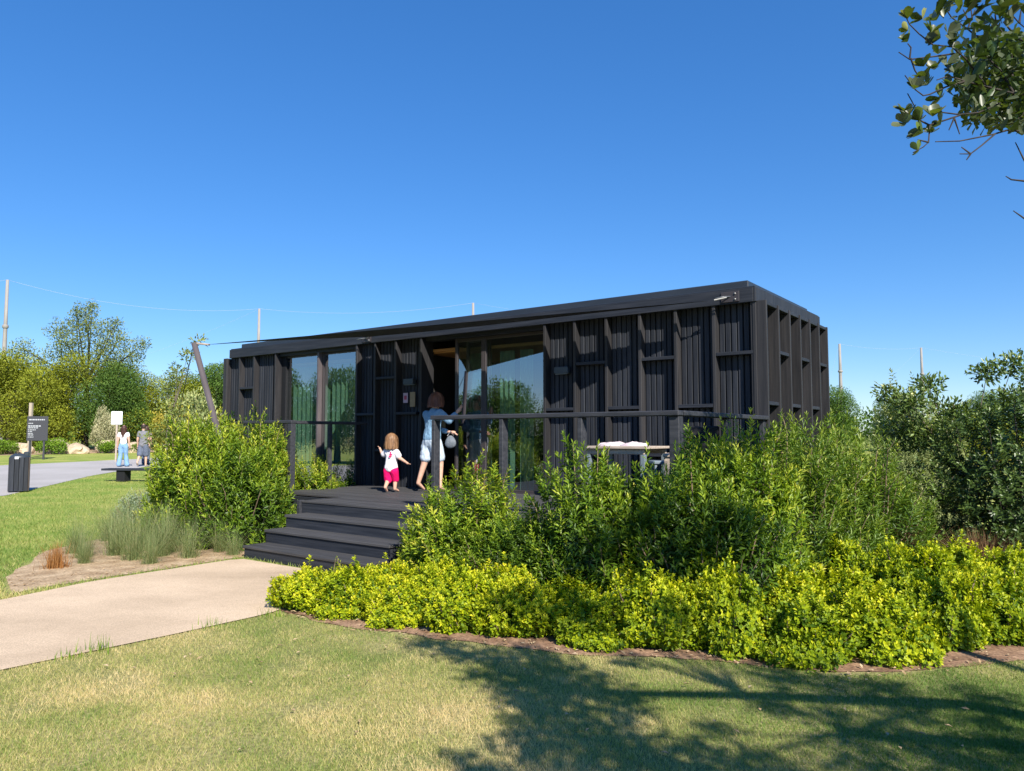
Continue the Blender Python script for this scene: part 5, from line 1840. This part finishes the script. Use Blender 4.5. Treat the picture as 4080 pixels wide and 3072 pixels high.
def joints(**over):
    J = {
        'pelvis': ((0, 0, .525), .082, .062), 'waist': ((0, .004, .615), .066, .048), 'chest': ((0, -.004, .735), .082, .058), 'neck': ((0, -.008, .835), .030, .030),
        'jaw': ((0, .010, .885), .038, .044), 'head': ((0, .004, .925), .050, .056), 'crown': ((0, -.004, .968), .034, .040),
        'shl': ((-.095, -.006, .795), .036, .036), 'shr': ((.095, -.006, .795), .036, .036),
        'ell': ((-.125, -.012, .635), .026, .026), 'elr': ((.125, -.012, .635), .026, .026), 'wrl': ((-.135, .025, .495), .017, .014), 'wrr': ((.135, .025, .495), .017, .014),
        'hipl': ((-.052, 0, .475), .056, .056), 'hipr': ((.052, 0, .475), .056, .056), 'knl': ((-.055, .008, .275), .034, .034), 'knr': ((.055, .008, .275), .034, .034),
        'anl': ((-.055, -.012, .052), .021, .022), 'anr': ((.055, -.012, .052), .021, .022), 'toel': ((-.062, .075, .018), .018, .013), 'toer': ((.062, .075, .018), .018, .013),
    }
    for k, v_ in over.items():
        if len(v_) == 3 and not isinstance(v_[0], tuple):
            J[k] = (v_, J[k][1], J[k][2])
        else:
            J[k] = v_
    return J


def shirt(hem=.35, sleeve=.45, g=1.12, long=False, w=.088):
    n = {'hem': ('pelvis', 'waist', hem - .15, w * 1.04, .078), 'mid': ('pelvis', 'waist', hem + .3, w, .072), 'waist': ('waist', 'chest', .2, w * .93, .062), 'chest': g, 'neck': ('chest', 'neck', .82, .046, .044)}
    e = [('hem', 'mid'), ('mid', 'waist'), ('waist', 'chest'), ('chest', 'neck')]
    for s in 'lr':
        n['sh' + s] = 1.16
        n['c' + s] = ('sh' + s, 'el' + s, sleeve, .037, .037)
        e += [('chest', 'sh' + s), ('sh' + s, 'c' + s)]
        if long:
            n['el' + s] = 1.45
            n['c' + s] = ('el' + s, 'wr' + s, .75, .027, .027)
            e[-1] = ('sh' + s, 'el' + s)
            e.append(('el' + s, 'c' + s))
    return (n, e, 'chest', 1)


def trousers(leg=.85, hip=1.12, thigh=.060, cuff=.048, full=None):
    n = {'w': ('pelvis', 'waist', .7, .078, .060), 'pelvis': hip}
    e = [('w', 'pelvis')]
    for s in 'lr':
        n['hip' + s] = 1.12
        e.append(('pelvis', 'hip' + s))
        if full:
            n['kn' + s] = full[0]
            n['c' + s] = ('kn' + s, 'an' + s, .97, full[1], full[1])
            e += [('hip' + s, 'kn' + s), ('kn' + s, 'c' + s)]
        else:
            n['c' + s] = ('hip' + s, 'kn' + s, leg, cuff, cuff)
            e += [('hip' + s, 'c' + s)]
    return (n, e, 'pelvis', 1)


m_denim = cloth_mat('blue_denim', (.15, .27, .40), (.22, .36, .50), 60)
m_pale = cloth_mat('pale_denim', (.42, .52, .64), (.60, .67, .74), 30)
m_tee = cloth_mat('white_jersey', (.76, .72, .74), (.82, .79, .80), 30)
m_pink = cloth_mat('pink_jersey', (.70, .006, .11), (.80, .012, .15), 30)
m_jeans = cloth_mat('mid_blue_denim', (.16, .29, .47), (.24, .40, .58), 30)
m_grey = cloth_mat('grey_jersey', (.17, .17, .185), (.22, .22, .24), 30)
m_navy = cloth_mat('grey_blue_cotton', (.10, .12, .17), (.14, .16, .22), 30)
hairm = lambda nme, a, b_: noise_mat(nme, a, b_, (40, 40, 5), .5, .4, 4, spec=.4)

# the woman at the door: right hand on the door frame, stepping with the left heel raised
P_w = W(4.97, -.36, ZD)


def bag(t, b, H):
    w = np.array(b['wrl'])
    g_ = bmesh.new()
    bmesh.ops.create_uvsphere(g_, u_segments=18, v_segments=12, radius=1)
    for v_ in g_.verts:
        v_.co = Vector((v_.co.x * .085 * (1 - .25 * v_.co.z), v_.co.y * .055, v_.co.z * .10))
    me = bpy.data.meshes.new('bag')
    g_.to_mesh(me)
    g_.free()
    for p_ in me.polygons:
        p_.use_smooth = True
    q = t.matrix_basis @ Vector(tuple(w + np.array([.02, -.03, -.15])))
    o = thing('cloth_bag', 'pale grey cloth bag held at the hip of the woman in denim', 'bag', q, 0)
    obj('pouch', me, cloth_mat('pale_grey_cloth', (.12, .14, .165), (.19, .21, .24), 20), o)
    vv_, ff_ = tube_np([(-.05, 0, .09), (0, 0, .17), (.05, 0, .09)], [.008, .008, .008], 6)
    obj('handle', mesh_np('handle', vv_, ff_), m_grey, o)


Jw = joints(wrl=(.155, .11, .60), ell=(-.10, .09, .64), elr=(.185, .05, .715), wrr=(.245, .10, .80), chest=((0, .012, .735), .090, .062), neck=(.004, .022, .832),
            jaw=(.01, .045, .880), head=(.012, .042, .922), crown=(.012, .036, .965), shl=(-.100, .006, .785), shr=(.100, .006, .795), pelvis=((0, -.01, .525), .094, .072), waist=((0, .0, .615), .076, .056),
            knl=(-.085, -.03, .285), anl=(-.125, -.075, .085), toel=(-.125, .005, .022), knr=(.075, .04, .285), anr=(.095, .015, .055), toer=(.10, .095, .018),
            hipl=((-.056, -.005, .47), .062, .062), hipr=((.056, .0, .47), .062, .062))
person('woman in denim jacket and pale shorts stepping to the open door', P_w, YAW - math.pi / 2 - .05, 1.545, Jw,
       [('denim_jacket', shirt(.50, .7, 1.2, True, .102), m_denim)],
       [('jacket_hem', ({'w': ('pelvis', 'waist', .75, .092, .070), 'h': ('pelvis', 'waist', .15, .106, .084)}, [('w', 'h')], 'h', 1), m_denim),
        ('shorts', trousers(.66, 1.10, .066, .062), m_pale)],
       {'len': .065, 'back': .075, 'seed': 3, 'wave': .07, 'vol': 1.32, 'flare': 1.3, 'mat': hairm('auburn_hair', (.10, .035, .018), (.24, .09, .045))}, head_r=.060, extra=bag)

# the child: short legs, big head
P_c = W(5.43, -.80, ZD)
Jc = joints(pelvis=((0, 0, .40), .085, .075), waist=((0, .004, .50), .082, .070), chest=((0, .0, .625), .085, .068), neck=((0, 0, .72), .036, .036), jaw=((0, .012, .78), .062, .064), head=((0, .006, .855), .085, .090),
            crown=((0, 0, .905), .052, .056), shl=((-.095, 0, .665), .042, .042), shr=((.095, 0, .665), .042, .042), ell=((-.165, .02, .60), .032, .032), elr=((.165, -.02, .565), .032, .032),
            wrl=((-.215, .03, .685), .023, .020), wrr=((.255, .03, .495), .023, .020), hipl=((-.055, 0, .35), .066, .066), hipr=((.055, 0, .35), .066, .066), knl=((-.052, .0, .20), .042, .042), knr=((.052, .055, .215), .042, .042),
            anl=((-.040, -.115, .085), .026, .028), anr=((.055, .035, .052), .026, .028), toel=((-.045, -.05, .022), .022, .016), toer=((.07, .125, .018), .022, .016))


def print_(t, b, H):
    c = np.array(b['chest']) + np.array([.02, -.098, -.015]) * H
    v_, f_ = leaf_cloud(np.array([c, c + np.array([-.015, -.001, -.01]), c + np.array([.02, -.001, .02])]), np.array([[1, 0, .3], [.8, 0, -.3], [.2, 0, 1]]), np.array([[0, -1.0, 0]] * 3), [.06, .05, .04], .035, np.zeros(3))[:2]
    obj('red_print', mesh_np('red_print', v_, f_), m_pink, t)


person('toddler in white tee and pink shorts running on the deck', P_c, YAW - math.pi / 2 + .30, .94, Jc,
       [('tee_shirt', ({'hem': ('pelvis', 'waist', .0, .118, .102), 'waist': 1.22, 'chest': 1.14, 'neck': ('chest', 'neck', .75, .055, .052), 'shl': 1.2, 'shr': 1.2, 'cl': ('shl', 'ell', .7, .052, .052), 'cr': ('shr', 'elr', .7, .052, .052)},
                       [('hem', 'waist'), ('waist', 'chest'), ('chest', 'neck'), ('chest', 'shl'), ('chest', 'shr'), ('shl', 'cl'), ('shr', 'cr')], 'chest', 1), m_tee)],
       [('shorts', ({'w': ('pelvis', 'waist', .75, .100, .088), 'pelvis': 1.25, 'hipl': 1.2, 'hipr': 1.2, 'cl': ('hipl', 'knl', 1.05, .062, .062), 'cr': ('hipr', 'knr', 1.05, .062, .062)},
                    [('w', 'pelvis'), ('pelvis', 'hipl'), ('pelvis', 'hipr'), ('hipl', 'cl'), ('hipr', 'cr')], 'pelvis', 1), m_pink)],
       {'len': .10, 'back': .15, 'seed': 5, 'wave': .12, 'vol': 1.27, 'flare': 1.0, 'mat': hairm('light_brown_hair', (.17, .085, .04), (.32, .18, .09))}, head_r=.086, extra=print_)

# people strolling on the road
G3 = 'people strolling on the road'
hd = .15
Jj = joints(knl=(-.055, -.01, .275), anl=(-.075, -.05, .055), toel=(-.08, .03, .02), knr=(.055, .03, .275), anr=(.085, .03, .052), toer=(.09, .11, .018))
person('woman with long brown hair, white top and flared blue jeans on the road', (-15.75, 30.0, gz(30.0)), hd, 1.68, Jj,
       [('white_top', shirt(.75, .35, 1.08, False, .076), m_tee)], [('flared_jeans', trousers(full=(1.35, .056)), m_jeans)],
       {'len': .10, 'back': .23, 'seed': 8, 'wave': .05, 'vol': 1.14, 'flare': .6, 'mat': hairm('dark_brown_hair', (.035, .014, .010), (.09, .035, .022))}, G3, M['chair_seat'])
Jm = joints(knl=(-.055, -.03, .28), anl=(-.065, -.13, .11), toel=(-.07, -.09, .045), knr=(.055, .04, .275), anr=(.06, .03, .052), toer=(.065, .11, .018))
person('man in grey tee and grey-blue shorts on the road', (-15.05, 30.2, gz(30.2)), hd - .1, 1.74, Jm,
       [('tee_shirt', shirt(.0, .55, 1.2, False, .098), m_grey)], [('shorts', trousers(.95, 1.15, .07, .066), m_navy)],
       {'len': .015, 'back': .03, 'seed': 9, 'wave': .04, 'vol': 1.08, 'flare': .3, 'mat': hairm('black_hair', (.02, .012, .01), (.05, .03, .022))}, G3, M['plank_wood'])
person('dark-haired person half hidden behind the man in grey', (-15.62, 31.6, gz(31.6)), hd, 1.66, joints(),
       [('top', shirt(.3, .5, 1.12, False, .086), cloth_mat('taupe_jersey', (.20, .16, .16), (.27, .22, .22), 30))], [('trousers', trousers(full=(1.25, .040)), m_navy)],
       {'len': .06, 'back': .09, 'seed': 10, 'wave': .05, 'vol': 1.22, 'flare': .8, 'mat': hairm('dark_hair', (.03, .012, .01), (.08, .03, .022))}, G3, M['chair_seat'])
